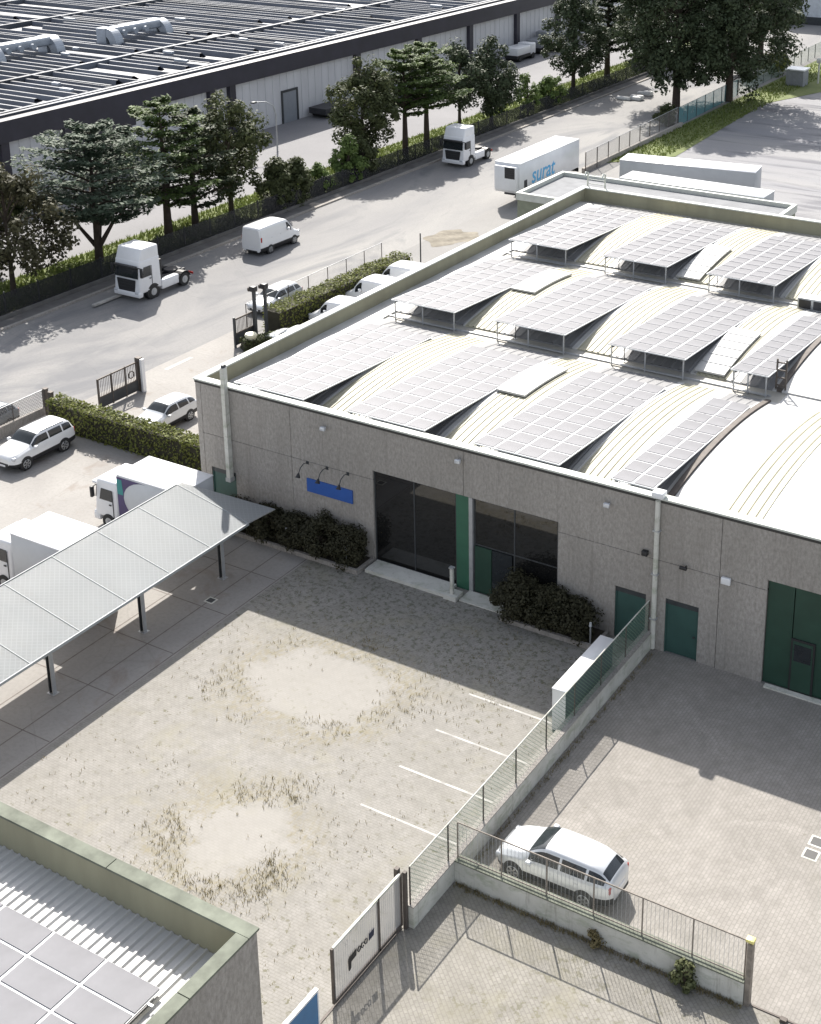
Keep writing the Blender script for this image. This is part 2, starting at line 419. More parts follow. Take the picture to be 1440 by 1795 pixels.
# slab joints under the canopy
JOINT = mat('slab_joint', (.15, .13, .12), .9, 0, .3, 3)
b = MB()
for x in (-44.0, -41.0, -39.0, -37.5):
    b.box(x - .025, x + .025, 0, 46.4, .0, .0095, JOINT)
for k in range(12):
    y = 44.2 - 3.4 * k
    b.box(-47.0, -37.56, y - .022, y + .022, .0, .0088, JOINT)
tag(b.build('slab_joints'), kind='structure')

# painted marks
for k, (y, x0, x1, lab) in enumerate(((41.25, -25.4, -21.6, 'faint white parking line beside the narrow white cabin'),
                    (38.65, -25.3, -21.0, 'white parking line second from the narrow white cabin'),
                    (36.15, -25.3, -21.0, 'white parking line third from the narrow white cabin'),
                    (33.7, -25.3, -21.2, 'white parking line nearest the sliding gate'))):
    b = MB(); b.box(x0, x1, y - .05, y + .05, .0, .0125, MARK)
    tag(b.build('parking_line'), lab, 'parking line', 'white parking lines in the weedy yard', 'structure')
b = MB(); b.box(-59.6, -59.3, 60.6, 63.0, 0, .012, MARK)
tag(b.build('road_mark'), kind='structure')
b = MB(); pp = [2 * pi * i / 40 for i in range(40)]
b.add([(-58.9 + (1.9 + .35 * sin(2 * a) + .3 * sin(5 * a + 1)) * cos(a), 93.6 + (2.4 + .4 * sin(3 * a) + .25 * sin(7 * a)) * sin(a), .009) for a in pp], [tuple(range(40))], mat('tan_patch', (.225, .205, .17), .95, 0, .35, .9, spec=.1))
tag(b.build('road_patch'), kind='structure')

# ------------------------------------------------------------------ main factory
YF, YB, XL, XR, HT = 47.9, 89.7, -45.1, -20.42, 7.05
Z0 = 6.1
BANDS = [(48.15, 62.1), (62.1, 75.5), (75.5, 89.45)]
fac = thing('factory_building', 'long low grey concrete factory with solar arrays on its three curved roof bays', 'building', (-32.7, 47.9, 0))
def P(b, name, parent):
    """mesh given in world coordinates under a thing: shift it into the thing's frame"""
    L = parent.location
    if parent.parent: L = parent.matrix_world.translation if False else Vector(parent.parent.location) + Vector(parent.location)
    b.v = [(x - L[0], y - L[1], z - L[2]) for x, y, z in b.v]
    return b.build(name, parent)
def wall_front(x0, x1, openings, seams, zseam, y=YF, th=.24, z1=HT - .02):
    """panelled wall facing -Y, with openings (x0,x1,z0,z1) and open joints over a dark backing"""
    b = MB(); g = .012
    xs = sorted(set([x0, x1] + [v for o in openings for v in o[:2]] + list(seams)))
    zs = sorted(set([0, z1, zseam] + [v for o in openings for v in o[2:]]))
    for i in range(len(xs) - 1):
        for k in range(len(zs) - 1):
            cx, cz = (xs[i] + xs[i + 1]) / 2, (zs[k] + zs[k + 1]) / 2
            if any(o[0] < cx < o[1] and o[2] < cz < o[3] for o in openings): continue
            ga = g if xs[i] in seams else 0; gb = g if xs[i + 1] in seams else 0
            gc = g if zs[k] == zseam else 0; gd = g if zs[k + 1] == zseam else 0
            b.box(xs[i] + ga, xs[i + 1] - gb, y, y + th, zs[k] + gc, zs[k + 1] - gd, CONC)
    for s in seams:
        if not any(o[0] < s < o[1] for o in openings): b.box(s - .05, s + .05, y + .05, y + th - .02, .01, z1 - .02, DARKGAP)
        else: b.box(s - .05, s + .05, y + .05, y + th - .02, zseam + .5, z1 - .02, DARKGAP)
    return b
OPS = [(-44.4, -42.85, 0, 2.5), (-34.6, -24.95, 0, 4.72), (-22.2, -20.78, 0, 2.48)]
P(wall_front(XL + .25, XR, OPS, [-44.78, -39.3, -29.7], 4.25), 'front_wall', fac)
b = MB()
segs = [(XL + .3, OPS[0][0]), (OPS[0][1], OPS[1][0]), (OPS[1][1], XR)]
for a, c in segs: b.box(a, c, YF + .06, YF + .2, 4.20, 4.30, DARKGAP)
P(b, 'panel_joint', fac)
b = MB()
b.box(XL, XL + .25, YF, YB, 0, HT - .02, CONC)
b.box(XL + .25, XR + .3, YB - .25, YB, 0, HT - .02, CONC)
P(b, 'side_wall', fac)
b = MB()
b.box(XL + .25, XL + .262, YF + .25, YB - .25, Z0 - .2, HT - .03, PARAIN)
b.box(XL + .262, XR + .3, YB - .262, YB - .25, Z0 - .2, HT - .03, PARAIN)
P(b, 'parapet_lining', fac)
b = MB()
b.box(XL - .06, XR, YF - .07, YF + .36, HT - .02, HT + .06, COPING)
b.box(XL - .06, XL + .34, YF + .36, YB + .06, HT - .02, HT + .06, COPING)
b.box(XL + .34, XR + .3, YB - .34, YB + .06, HT - .02, HT + .06, COPING)
P(b, 'coping', fac)
b = MB(); b.box(XL - .02, XR, YF - .03, YF - .002, HT - .16, HT - .02, DARKGAP)
P(b, 'drip_edge', fac)

def archz(k, y):
    y0, y1 = BANDS[k]; u = (y - y0 - .75) / (y1 - y0 - 1.5); u = max(0, min(1, u))
    return Z0 + .10 + .58 * (1 - (2 * u - 1) ** 2)
def roof(name, x0, x1, k, m, rib=0, amp=.035, parent=None):
    y0, y1 = BANDS[k]; ya, yb = y0 + .75, y1 - .75
    b = MB(); n = 22; ys = [ya + (yb - ya) * i / n for i in range(n + 1)]
    if rib:
        xs = []; x = x0
        while x < x1 - .01:
            for d, h in ((0, 0), (.35, 0), (.45, 1), (.62, 1), (.72, 0)):
                if x + d * rib < x1: xs.append((x + d * rib, h * amp))
            x += rib
        xs.append((x1, 0))
    else: xs = [(x0, 0), (x1, 0)]
    vs = [(x, y, archz(k, y) + h) for y in ys for x, h in xs]; W = len(xs)
    fs = [(j * W + i, j * W + i + 1, (j + 1) * W + i + 1, (j + 1) * W + i) for j in range(n) for i in range(W - 1)]
    b.add(vs, fs, m, False)
    # closed ends so the sheets have a body
    b.box(x0, x1, ya - .02, ya, Z0, archz(k, ya), m); b.box(x0, x1, yb, yb + .02, Z0, archz(k, yb), m)
    return P(b, name, parent)
CREAM = [(-38.75, -36.5), (-31.75, -29.7), (-24.95, -23.3)]
for k in range(3):
    x = XL + 1.75; cuts = [(c0, c1, 'skylight_strip', ROOFC, .34, .035) for c0, c1 in CREAM]
    if True: cuts += [(max(a + .25, XL + 1.76), c - .12, 'roof_sheet', ROOFUNDER, .5, .03) for a, c in [(-42.95, -38.75), (-36.3, -31.95), (-29.45, -25.15), (-22.75, -20.78)]]  # strips below the arrays carry their shade in the sheet colour
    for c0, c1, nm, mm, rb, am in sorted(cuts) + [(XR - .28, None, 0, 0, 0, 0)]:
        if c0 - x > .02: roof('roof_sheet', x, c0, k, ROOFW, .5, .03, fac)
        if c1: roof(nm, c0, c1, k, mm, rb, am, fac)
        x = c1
b = MB()
for (y0, y1) in ((48.13, 48.88), (61.35, 62.85), (74.75, 76.25), (88.7, 89.44)):
    b.box(XL + .262, XR + .3, y0, y1, Z0 - .1, Z0 + .02, GUTTER)
    if y1 - y0 > 1: b.box(XL + .7, XR - .3, (y0 + y1) / 2 - .05, (y0 + y1) / 2 + .05, Z0 + .02, Z0 + .10, STEEL)
b.box(XL + .262, XL + 1.75, 48.88, 88.7, Z0 - .1, Z0 + .12, ROOFW)
P(b, 'gutter', fac)
for k in range(3):
    b = MB()
    y0, y1 = BANDS[k]; ya, yb = y0 + .75, y1 - .75; n = 20
    for i in range(n):
        a, c = ya + (yb - ya) * i / n, ya + (yb - ya) * (i + 1) / n
        x0, x1 = XR - .28, XR - .02
        vs = [(x0, a, Z0), (x1, a, Z0), (x1, c, Z0), (x0, c, Z0)] + [(x0, a, archz(k, a) + .10), (x1, a, archz(k, a) + .10), (x1, c, archz(k, c) + .10), (x0, c, archz(k, c) + .10)]
        b.add(vs, [(4, 5, 6, 7), (0, 1, 5, 4), (1, 2, 6, 5), (2, 3, 7, 6), (3, 0, 4, 7)], RUST)
    P(b, 'roof_flashing', fac)

# doors, glazing
def door(x0, x1, z1, parent, m=GREENDOOR, y=YF):
    b = MB(); b.box(x0 + .06, x1 - .06, y + .10, y + .15, .03, z1 - .28, m)
    d = P(b, 'door', parent)
    b = MB(); b.box(x0, x1, y + .07, y + .2, z1 - .27, z1 - .003, DARKSTEEL)
    b.box(x0, x0 + .06, y + .06, y + .2, 0, z1 - .28, m); b.box(x1 - .06, x1, y + .06, y + .2, 0, z1 - .28, m)
    P(b, 'door_frame', parent)
    b = MB(); b.box(x1 - .24, x1 - .14, y + .04, y + .098, 1.02, 1.10, DARKSTEEL)
    L = parent.location; b.v = [(x - L[0], yy - L[1], z - L[2]) for x, yy, z in b.v]; b.build('handle', d)
door(-44.4, -42.85, 2.5, fac); door(-22.2, -20.78, 2.48, fac)
def window(x0, x1, z0, z1, mull, parent, rails=()):
    b = MB(); y = YF + .10
    b.box(x0, x1, y, y + .06, z1 - .07, z1 - .003, DARKSTEEL); b.box(x0, x1, y, y + .06, z0, z0 + .07, DARKSTEEL)
    for x in [x0 + .035] + list(mull) + [x1 - .035]: b.box(x - .035, x + .035, y + .003, y + .057, z0 + .07, z1 - .07, DARKSTEEL)
    for z in rails: b.box(x0 + .07, x1 - .07, y + .006, y + .05, z - .03, z + .03, DARKSTEEL)
    f = P(b, 'window_frame', parent)
    b = MB(); b.box(x0 + .02, x1 - .02, y + .02, y + .035, z0 + .02, z1 - .02, GLASSF)
    L = parent.location; b.v = [(x - L[0], yy - L[1], z - L[2]) for x, yy, z in b.v]; b.build('pane', f)
window(-34.6, -30.12, .03, 4.71, (-32.4,), fac)
window(-29.22, -24.97, .03, 4.71, (-27.15,), fac, (2.42,))
b = MB(); b.box(-30.10, -29.45, YF + .02, YF + .2, 0, 4.71, GREENMID); P(b, 'green_pillar', fac)
b = MB(); b.box(-29.43, -29.24, YF - .01, YF + .18, .0, 4.71, STEEL); P(b, 'steel_jamb', fac)
b = MB(); b.box(-29.15, -28.3, YF + .05, YF + .105, .06, 2.36, GREENDARK); b.box(-28.26, -27.25, YF + .05, YF + .105, .06, 2.36, GLASSD); P(b, 'entrance_door', fac)
b = MB(); b.box(-34.5, -25.1, YF + 1.2, YF + 1.25, 0, 4.7, mat('office_dark', (.03, .03, .03), .9)); P(b, 'interior_wall', fac)
b = MB(); b.box(-43.2, -42.98, YF - .3, YF - .02, 2.2, 8.1, CONCL); b.box(-43.24, -42.94, YF - .33, YF - .01, 2.1, 2.3, STEEL)
b.box(-43.16, -43.02, YF - .25, YF - .02, 8.1, 8.25, DARKSTEEL)
tag(b.build('flue_duct'), 'tall square pale duct clamped to the front wall near its corner', 'duct')
b = MB(); b.tube([(XR + .06, YF - .10, HT - .05), (XR + .06, YF - .10, .1)], .11, CONCL, 10)
b.bbox(XR - .2, XR + .3, YF - .22, YF + .25, HT + .065, HT + .33, WHITE, .04)
for z in (1.5, 3.6, 5.6): b.box(XR - .09, XR + .21, YF - .22, YF - .001, z, z + .06, STEEL)
tag(b.build('downpipe'), 'pale downpipe with white hopper box between the two factory units', 'downpipe')

# entrance steps
b = MB(); b.box(-34.45, -30.1, 46.85, 47.88, 0, .16, CONCL); b.box(-29.4, -27.2, 46.95, 47.88, 0, .05, CONCL)
tag(b.build('entrance_step'), 'low concrete entrance step in front of the large glass front', 'step')
b = MB(); b.box(-30.1, -29.45, 46.75, 47.4, 0, .22, CONCL); b.box(-29.86, -29.72, 46.95, 47.09, .22, 1.5, CONCL); b.box(-29.9, -29.68, 46.92, 47.12, 1.5, 1.56, STEEL)
tag(b.build('intercom_post'), 'short pale post on a concrete block beside the green pillar', 'post')

# planters
for (x0, x1, lab) in ((-43.4, -34.6, 'concrete planter bed with dark shrubs left of the glass front'), (-27.0, -22.4, 'concrete planter bed with shrubs right of the glass front')):
    t = thing('planter_bed', lab, 'planter', ((x0 + x1) / 2, 47.2, 0), 0, 'planter beds along the factory front')
    b = MB(); b.box(x0, x1, 46.45, 46.6, 0, .22, CONC); b.box(x0, x0 + .15, 46.6, 47.86, 0, .22, CONC); b.box(x1 - .15, x1, 46.6, 47.86, 0, .22, CONC)
    P(b, 'kerb', t)
    b = MB(); b.box(x0 + .15, x1 - .15, 46.6, 47.86, 0, .15, SOIL); P(b, 'soil', t)
for x, lab in ((-38.9, 'small garden lamp post in the left planter, nearer the canopy'), (-35.4, 'small garden lamp post in the left planter, next to the entrance step'), (-22.75, 'small garden lamp post in the right planter by the fence')):
    b = MB(); b.tube([(x, 46.75, .1), (x, 46.75, .95)], .04, STEEL, 8); b.tube([(x, 46.75, .95), (x, 46.75, 1.12)], [.07, .05], LAMPC, 8)
    tag(b.build('garden_lamp'), lab, 'garden lamp', 'garden lamps in the planters')

# sign and its lamps
sg = thing('wall_sign', 'blank blue signboard on the grey factory wall under three goose-neck lamps', 'sign', (-37.1, YF, 3))
b = MB(); b.box(-38.4, -35.75, YF - .07, YF - .003, 2.72, 3.40, BLUE); P(b, 'sign_panel', sg)
for x, lab in ((-38.35, 'black goose-neck lamp above the left end of the blue sign'), (-37.2, 'black goose-neck lamp above the middle of the blue sign'), (-36.0, 'black goose-neck lamp above the right end of the blue sign')):
    t = thing('sign_lamp', lab, 'wall lamp', (x, YF, 4.0), 0, 'goose-neck lamps over the blue sign')
    b = MB(); b.tube([(.0, -.002, .2), (0, -.30, .26), (0, -.55, .16), (0, -.72, -.1)], .022, DARKSTEEL, 6); b.box(-.07, .07, -.03, -.003, .12, .28, DARKSTEEL); b.build('arm', t)
    b = MB(); b.tube([(0, -.70, -.06), (0, -.78, -.26)], [.04, .13], TRIM, 10); b.build('lamp_shade', t)
for x, z, lab, m in ((-37.2, 6.3, 'small floodlight high on the wall above the blue sign', LAMPC), (-29.85, 6.45, 'small floodlight above the green pillar', LAMPC), (-22.6, 6.25, 'small floodlight high above the right shrub bed', LAMPC)):
    t = thing('wall_floodlight', lab, 'floodlight', (x, YF, z), 0, 'floodlights along the top of the factory wall')
    b = MB(); b.box(-.03, .03, -.16, -.003, -.03, .03, STEEL); b.build('bracket', t)
    b = MB(); b.bbox(-.13, .13, -.3, -.14, -.09, .09, m, .02); b.build('lamp_head', t)
b = MB(); b.bbox(-17.5, -17.1, YF - .16, YF - .003, 4.05, 4.36, WHITE, .04); tag(b.build('bulkhead_lamp'), 'white oval bulkhead lamp on the neighbouring factory wall', 'wall lamp')
b = MB(); b.bbox(-20.98, -20.72, YF - .22, YF - .003, 4.36, 4.58, TRIM, .03); tag(b.build('alarm_box'), 'small black box on the wall beside the downpipe', 'alarm box')
t = thing('security_camera', 'black bullet camera on the wall above the green neighbour door', 'camera', (-19.05, YF, 4.33))
b = MB(); b.tube([(0, -.003, 0), (0, -.2, .02)], .03, TRIM, 6); b.build('bracket', t)
b = MB(); b.bbox(-.2, .12, -.30, -.18, -.06, .08, TRIM, .03); b.build('camera_body', t)

# ------------------------------------------------------------------ neighbouring unit
nb = thing('neighbour_building', 'grey concrete neighbouring factory unit with bare white curved roof and green doors', 'building', (-10, 47.9, 0))
NX0, NX1 = XR + .14, 14
OPN = [(-19.9, -18.42, 0, 2.58), (-15.6, -11.0, 0, 4.72)]
P(wall_front(NX0, NX1, OPN, [-17.6, -10.4, -2], 4.25), 'front_wall', nb)
b = MB()
for a, c in ((NX0 + .02, -15.6), (-11.0, NX1)): b.box(a, c, YF + .06, YF + .2, 4.2, 4.3, DARKGAP)
b.box(-18.35, -15.62, YF + .06, YF + .2, .84, .9, DARKGAP)
P(b, 'panel_joint', nb)
b = MB(); b.box(NX1 - .25, NX1, YF + .24, YB, 0, HT - .02, CONC); b.box(XR + .3, NX1 - .25, YB - .25, YB, 0, HT - .02, CONC); P(b, 'side_wall', nb)
b = MB(); b.box(NX0 + .02, NX1 + .06, YF - .07, YF + .36, HT - .02, HT + .06, COPING); P(b, 'coping', nb)
b = MB(); b.box(XR + .3, NX1, YB - .34, YB + .06, HT - .02, HT + .06, COPING); P(b, 'coping', nb)
b = MB(); b.box(XR + .3, NX1 - .25, YB - .262, YB - .25, Z0 - .2, HT - .03, PARAIN); P(b, 'parapet_lining', nb)
b = MB(); b.box(NX0 + .02, NX1, YF - .03, YF - .002, HT - .16, HT - .02, DARKGAP); P(b, 'drip_edge', nb)
for k in range(3):
    x = XR + .0
    for c0, c1 in ((-18.25, -16.55), (-10.8, -9.1), (-3, -1.3), (NX1 - .3, None)):
        roof('roof_sheet', x, c0, k, ROOFW, 0, 0, nb)
        if c1: roof('skylight_strip', c0, c1, k, ROOFC, .38, .035, nb)
        x = c1
b = MB()
for (y0, y1) in ((48.13, 48.88), (61.35, 62.85), (74.75, 76.25), (88.7, 89.44)):
    b.box(XR + .3, NX1 - .26, y0, y1, Z0 - .1, Z0 + .02, ROOFW)
P(b, 'gutter', nb)
door(-19.9, -18.42, 2.58, nb)
b = MB()
for x0, x1 in ((-15.57, -14.5), (-14.46, -13.0), (-12.96, -11.03)): b.box(x0, x1, YF + .1, YF + .16, .04, 4.69, GREENDARK)
g = P(b, 'sliding_door', nb)
b = MB(); b.box(-14.48, -13.5, YF + .03, YF + .098, .05, 2.42, TRIM); b.box(-14.40, -13.58, YF + .02, YF + .10, .1, 2.34, GREENDARK); b.box(-14.34, -13.64, YF + .01, YF + .1, 1.45, 2.2, GLASSD); P(b, 'wicket_door', nb)
b = MB(); b.box(-15.4, -11.0, YF - .28, YF - .02, 0, .07, CONCL); P(b, 'threshold', nb)

# ------------------------------------------------------------------ solar arrays
def grid_panel(w_, d_, name='solar_panel'):
    b = MB(); b.box(-w_ / 2, w_ / 2, -d_ / 2, d_ / 2, 0, .012, PANEL)
    return b
PW, PD = 1.04, 1.03
pm = None
def solar_array(x0, x1, k, nx, ny, label, ystart, yend, zf, zb):
    global pm
    t = thing('solar_array', label, 'solar panels', ((x0 + x1) / 2, ystart, 0), 0, 'tilted solar arrays on the factory roof')
    sl_ = (zb - zf) / (yend - ystart); L = (yend - ystart)
    W = x1 - x0; ang = math.atan2(zb - zf, L)
    b = MB(); b.box(-W / 2, W / 2, 0, L / cos(ang), -.06, 0, PFRAME)
    fr = b.build('frame', t, (0, 0, zf)); fr.rotation_euler.x = ang
    # dark underside rails
    b = MB()
    for x in (-W / 2 + .25, 0, W / 2 - .25): b.box(x - .04, x + .04, .05, L / cos(ang) - .05, -.16, -.062, DARKSTEEL)
    r_ = b.build('rail', t, (0, 0, zf)); r_.rotation_euler.x = ang
    pw, pd = W / nx, L / cos(ang) / ny
    key = (round(pw, 2), round(pd, 2))
    if not hasattr(solar_array, 'cache'): solar_array.cache = {}
    for i in range(nx):
        for j in range(ny):
            if key in solar_array.cache:
                o = bpy.data.objects.new('solar_panel', solar_array.cache[key]); COL.objects.link(o); o.parent = t
            else:
                bb = MB(); bb.box(-pw / 2 + .06, pw / 2 - .06, -pd / 2 + .05, pd / 2 - .05, .002, .022, PANEL); o = bb.build('solar_panel', t); solar_array.cache[key] = o.data
            yy = (j + .5) * pd
            o.location = (-W / 2 + (i + .5) * pw, yy * cos(ang), zf + yy * sin(ang)); o.rotation_euler.x = ang
    for x in (-W / 2 + .15, -.1, W / 2 - .15):
        base = archz(k, ystart + .5) if ystart > BANDS[k][0] + .5 else Z0
        b = MB(); b.box(x - .03, x + .03, .12, .18, Z0 + .02, zf - .05, STEEL); b.build('post', t)
    b = MB(); b.box(-W / 2 + .1, W / 2 - .1, .10, .22, Z0 + .1, Z0 + .16, STEEL); b.build('base_rail', t)
    return t
COLX = [(-42.95, -38.75), (-36.3, -31.95), (-29.45, -25.15), (-22.75, -20.78)]
LAB = [['front row solar array nearest the flue duct and left parapet', 'front row solar array above the blue sign and entrance glass', 'front row solar array above the green pillar and floodlight', 'narrow front row solar array beside the white neighbouring roof'],
       ['middle row solar array beside the left parapet', 'middle row solar array, second from the left parapet', 'middle row solar array, third from the left parapet', 'narrow middle row solar array beside the white neighbouring roof'],
       ['back row solar array in the corner of the two parapets', 'back row solar array in the middle of the far bay', 'back row solar array nearest the grey roof unit', None]]
YS = [(48.3, 59.5), (61.75, 72.7), (74.95, 86.4)]
for k in range(3):
    for c in range(4):
        if not LAB[k][c]: continue
        x0, x1 = COLX[c]
        solar_array(x0, x1, k, 2 if c == 3 else 4, 10, LAB[k][c], YS[k][0], YS[k][1], 7.30 if k else 7.2, 6.62)
# flat skylight covers lying on the arches
for (x0, x1, y0, y1, k, lab, nr) in ((-31.9, -30.3, 54.5, 59.0, 0, 'plain white skylight cover beside the front row array', 1), (-38.65, -37.1, 67.8, 72.5, 1, 'plain white skylight cover beside the middle row array at the left parapet', 1),
        (-25.1, -23.5, 62.95, 68.2, 1, 'ribbed white skylight cover in the middle row near the neighbouring roof', 6), (-31.9, -30.4, 76.3, 81.6, 2, 'ribbed white skylight cover in the back row', 6)):
    b = MB(); n = 8
    for i in range(n):
        a, c = y0 + (y1 - y0) * i / n, y0 + (y1 - y0) * (i + 1) / n
        za, zc = archz(k, a) + .07, archz(k, c) + .07
        vs = [(x0, a, za), (x1, a, za), (x1, c, zc), (x0, c, zc)] + [(x0, a, za + .1), (x1, a, za + .1), (x1, c, zc + .1), (x0, c, zc + .1)]
        b.add(vs, [(3, 2, 1, 0), (4, 5, 6, 7), (0, 1, 5, 4), (1, 2, 6, 5), (2, 3, 7, 6), (3, 0, 4, 7)], ROOFW)
    if nr > 1:
        for i in range(1, nr):
            a = y0 + (y1 - y0) * i / nr; b.box(x0 + .03, x1 - .03, a - .03, a + .03, archz(k, a) + .16, archz(k, a) + .2, STEEL)
    tag(b.build('skylight_cover'), lab, 'skylight', 'flat skylight covers on the roof')
# lifeline posts along the gutters
pl = [(-35.4, 62.6, 'thin lifeline post by the gutter, middle bay, left'), (-28.9, 62.6, 'thin lifeline post by the gutter, middle bay, between two arrays'), (-22.9, 62.6, 'thin lifeline post by the gutter beside the narrow middle array'),
      (-35.6, 75.9, 'thin lifeline post by the gutter, far bay, left'), (-29.1, 75.9, 'thin lifeline post by the gutter, far bay, right'), (-43.0, 48.6, None)]
for x, y, lab in pl:
    if not lab: continue
    b = MB(); b.tube([(x, y, Z0), (x, y, Z0 + 1.0)], .025, DARKSTEEL, 6); b.box(x - .1, x + .1, y - .1, y + .1, Z0, Z0 + .04, STEEL)
    tag(b.build('lifeline_post'), lab, 'roof post', 'thin lifeline posts on the factory roof')
t = thing('roof_unit', 'small grey ventilation unit with dark grille on the far gutter', 'ventilation unit', (-22.9, 75.3, Z0))
b = MB(); b.bbox(-.9, .9, -.4, .5, .05, .75, STEEL, .03); b.build('casing', t)
b = MB(); b.box(-.8, -.1, -.43, -.398, .15, .65, TRIM); b.box(.05, .8, -.42, -.398, .15, .65, CHASSIS); b.build('grille', t)
t = thing('roof_ladder', 'rusty roof access bracket standing where the narrow middle array meets the white roof', 'roof bracket', (-20.55, 63.0, Z0))
b = MB(); b.box(-.28, -.2, -.04, .04, 0, 1.7, RUST); b.box(.2, .28, -.04, .04, 0, 1.7, RUST); b.build('upright', t)
b = MB()
for z in (.3, .7, 1.1, 1.5): b.box(-.2, .2, -.03, .03, z, z + .06, RUST)
b.build('rung', t)

# annexe behind
an = thing('annexe_building', 'flat roofed low annexe with pale parapet behind the factory', 'building', (-43.7, 99.5, 0))
b = MB(); b.box(-53.9, -33.5, 95.5, 103.3, 0, 3.45, mat('annexe_green', (.22, .24, .18), .85)); P(b, 'wall', an)
b = MB(); b.box(-53.7, -33.7, 95.7, 103.1, 3.6, 3.72, ROOFG); P(b, 'roof', an)
b = MB()
b.box(-54, -33.4, 95.4, 95.7, 3.45, 4.05, COPING); b.box(-54, -33.4, 103.1, 103.4, 3.45, 4.05, COPING)
b.box(-54, -53.7, 95.7, 103.1, 3.45, 4.05, COPING); b.box(-33.7, -33.4, 95.7, 103.1, 3.45, 4.05, COPING)
P(b, 'parapet', an)
t = thing('access_ladder', 'pale hooped access ladder rising over the back parapet', 'ladder', (-44.2, 90.0, 0))
b = MB()
for x in (-.7, .7): b.tube([(x, 0, 4), (x, 0, 8.1), (x, -.35, 8.2), (x, -.5, 7.9)], .06, COPING, 6)
b.build('stile', t)
b = MB()
for i in range(12): b.tube([(-.7, 0, 4.4 + i * .32), (.7, 0, 4.4 + i * .32)], .03, COPING, 6)
b.build('rung', t)

# ------------------------------------------------------------------ foreground building
fg = thing('foreground_building', 'corner of a grey building with green coping and ribbed white roof, nearest the viewer', 'building', (-32, 13, 0))
FX, FY, FH = -19.75, 21.75, 6.8
b = MB()
b.box(-60, FX, FY - .3, FY, 0, FH, CONC); b.box(FX - .3, FX, -12, FY - .302, 0, FH, CONC)
P(b, 'wall', fg)
b = MB(); b.box(-60, FX - .302, FY - .315, FY - .302, 5.0, FH - .02, PARAIN); b.box(FX - .315, FX - .302, -12, FY - .316, 5.0, FH - .02, PARAIN); P(b, 'parapet_lining', fg)
b = MB()
x = FX + .05; seams = [-24.6, -30, -36, -45, -60]
for s in seams: b.box(s + .015, x, FY - .36, FY + .05, FH, FH + .07, GREENCAP); x = s - .015
y = FY - .375
for s in (19.2, 14, 8, -12): b.box(FX - .35, FX + .05, s + .015, y, FH, FH + .07, GREENCAP); y = s - .015
P(b, 'coping', fg)
b = MB(); rib = .30; n = int((60 - 20.1) / rib); vs = []
xs = []
for i in range(n):
    xx = -59.8 + i * rib
    for d, h in ((0, 0), (.12, 0), (.17, .06), (.23, .06), (.28, 0)): xs.append((xx + d, h))
xs = [p for p in xs if p[0] < FX - .32] + [(FX - .32, 0)]
W = len(xs); ys = [FY - .32, -12]
vs = [(x, y, 5.72 + h + .008 * (FY - y)) for y in ys for x, h in xs]
b.add(vs, [(W + i, W + i + 1, i + 1, i) for i in range(W - 1)], ROOFW)
P(b, 'roof_sheet', fg)
t = thing('solar_array', 'large solar array on the ribbed roof in the near left corner', 'solar panels', (-21.15, 19.75, 5.95), 0, 'tilted solar arrays on the factory roof')
b = MB(); b.box(-13.2, -.02, -14, -.02, -.04, 0, PFRAME); b.build('frame', t)
bb = MB(); bb.box(.05, 1.81, -.91, -.04, .002, .025, PANEL); pd = None
for i in range(7):
    for j in range(14):
        if pd is None: o = bb.build('solar_panel', t); pd = o.data
        else: o = bpy.data.objects.new('solar_panel', pd); COL.objects.link(o); o.parent = t
        o.location = (-1.86 * (i + 1), -.95 * j, 0)
b = MB()
for j in range(6): b.box(.0, .16, -.95 * j - .55, -.95 * j - .48, -.05, .0, STEEL)
b.box(-.015, .02, -14, -.5, -.06, -.02, TRIM)
b.build('clamp', t)
t = thing('board_sign', 'blue board standing on the ground beside the foreground building corner', 'sign', (-20.0, 23.4, 0))
b = MB(); b.box(-.05, .05, -1.4, .85, 1.35, 2.52, BLUE2); b.box(-.06, .06, -1.45, .9, 2.52, 2.6, WHITE); b.box(-.06, .06, .85, .9, 1.3, 2.52, WHITE); b.build('sign_panel', t)
for y in (-1.2, .7):
    b = MB(); b.box(-.11, -.051, y - .04, y + .04, 0, 2.5, STEEL); b.build('post', t)
b = MB(); b.box(-.45, -.3, .55, .7, 0, 2.45, STEEL); b.bbox(-.48, -.27, .5, .75, 2.45, 2.62, WHITE, .03)
tag(b.build('gate_beacon'), 'grey post with white beacon cap behind the blue board', 'beacon')

# ------------------------------------------------------------------ carport canopy
cp = thing('carport_canopy', 'long grey panelled carport canopy on dark steel posts along the yard', 'canopy', (-41, 35, 0))
def cz(x): return 2.62 + (-38.95 - x) / 4.15 * .85
LINES = [44.1 - 2.57 * k for k in range(13)]
edges = [None] + LINES
for k in range(len(LINES)):
    ya = LINES[k] if k == 0 else LINES[k]
    yb = (None) if k == 0 else LINES[k - 1]
    b = MB()
    xl = -43.1
    if k == 0: pts = [(-43.1, ya + .015), (-38.92, ya + .015), (-38.75, 45.85), (-43.1, 44.4)]
    else: pts = [(xl, ya + .015), (-38.92, ya + .015), (-38.92, yb - .015), (xl, yb - .015)]
    vs = [(x, y, cz(x)) for x, y in pts] + [(x, y, cz(x) - .05) for x, y in pts]
    b.add(vs, [(0, 1, 2, 3), (7, 6, 5, 4), (0, 4, 5, 1), (1, 5, 6, 2), (2, 6, 7, 3), (3, 7, 4, 0)], CANOPY)
    P(b, 'roof_panel', cp)
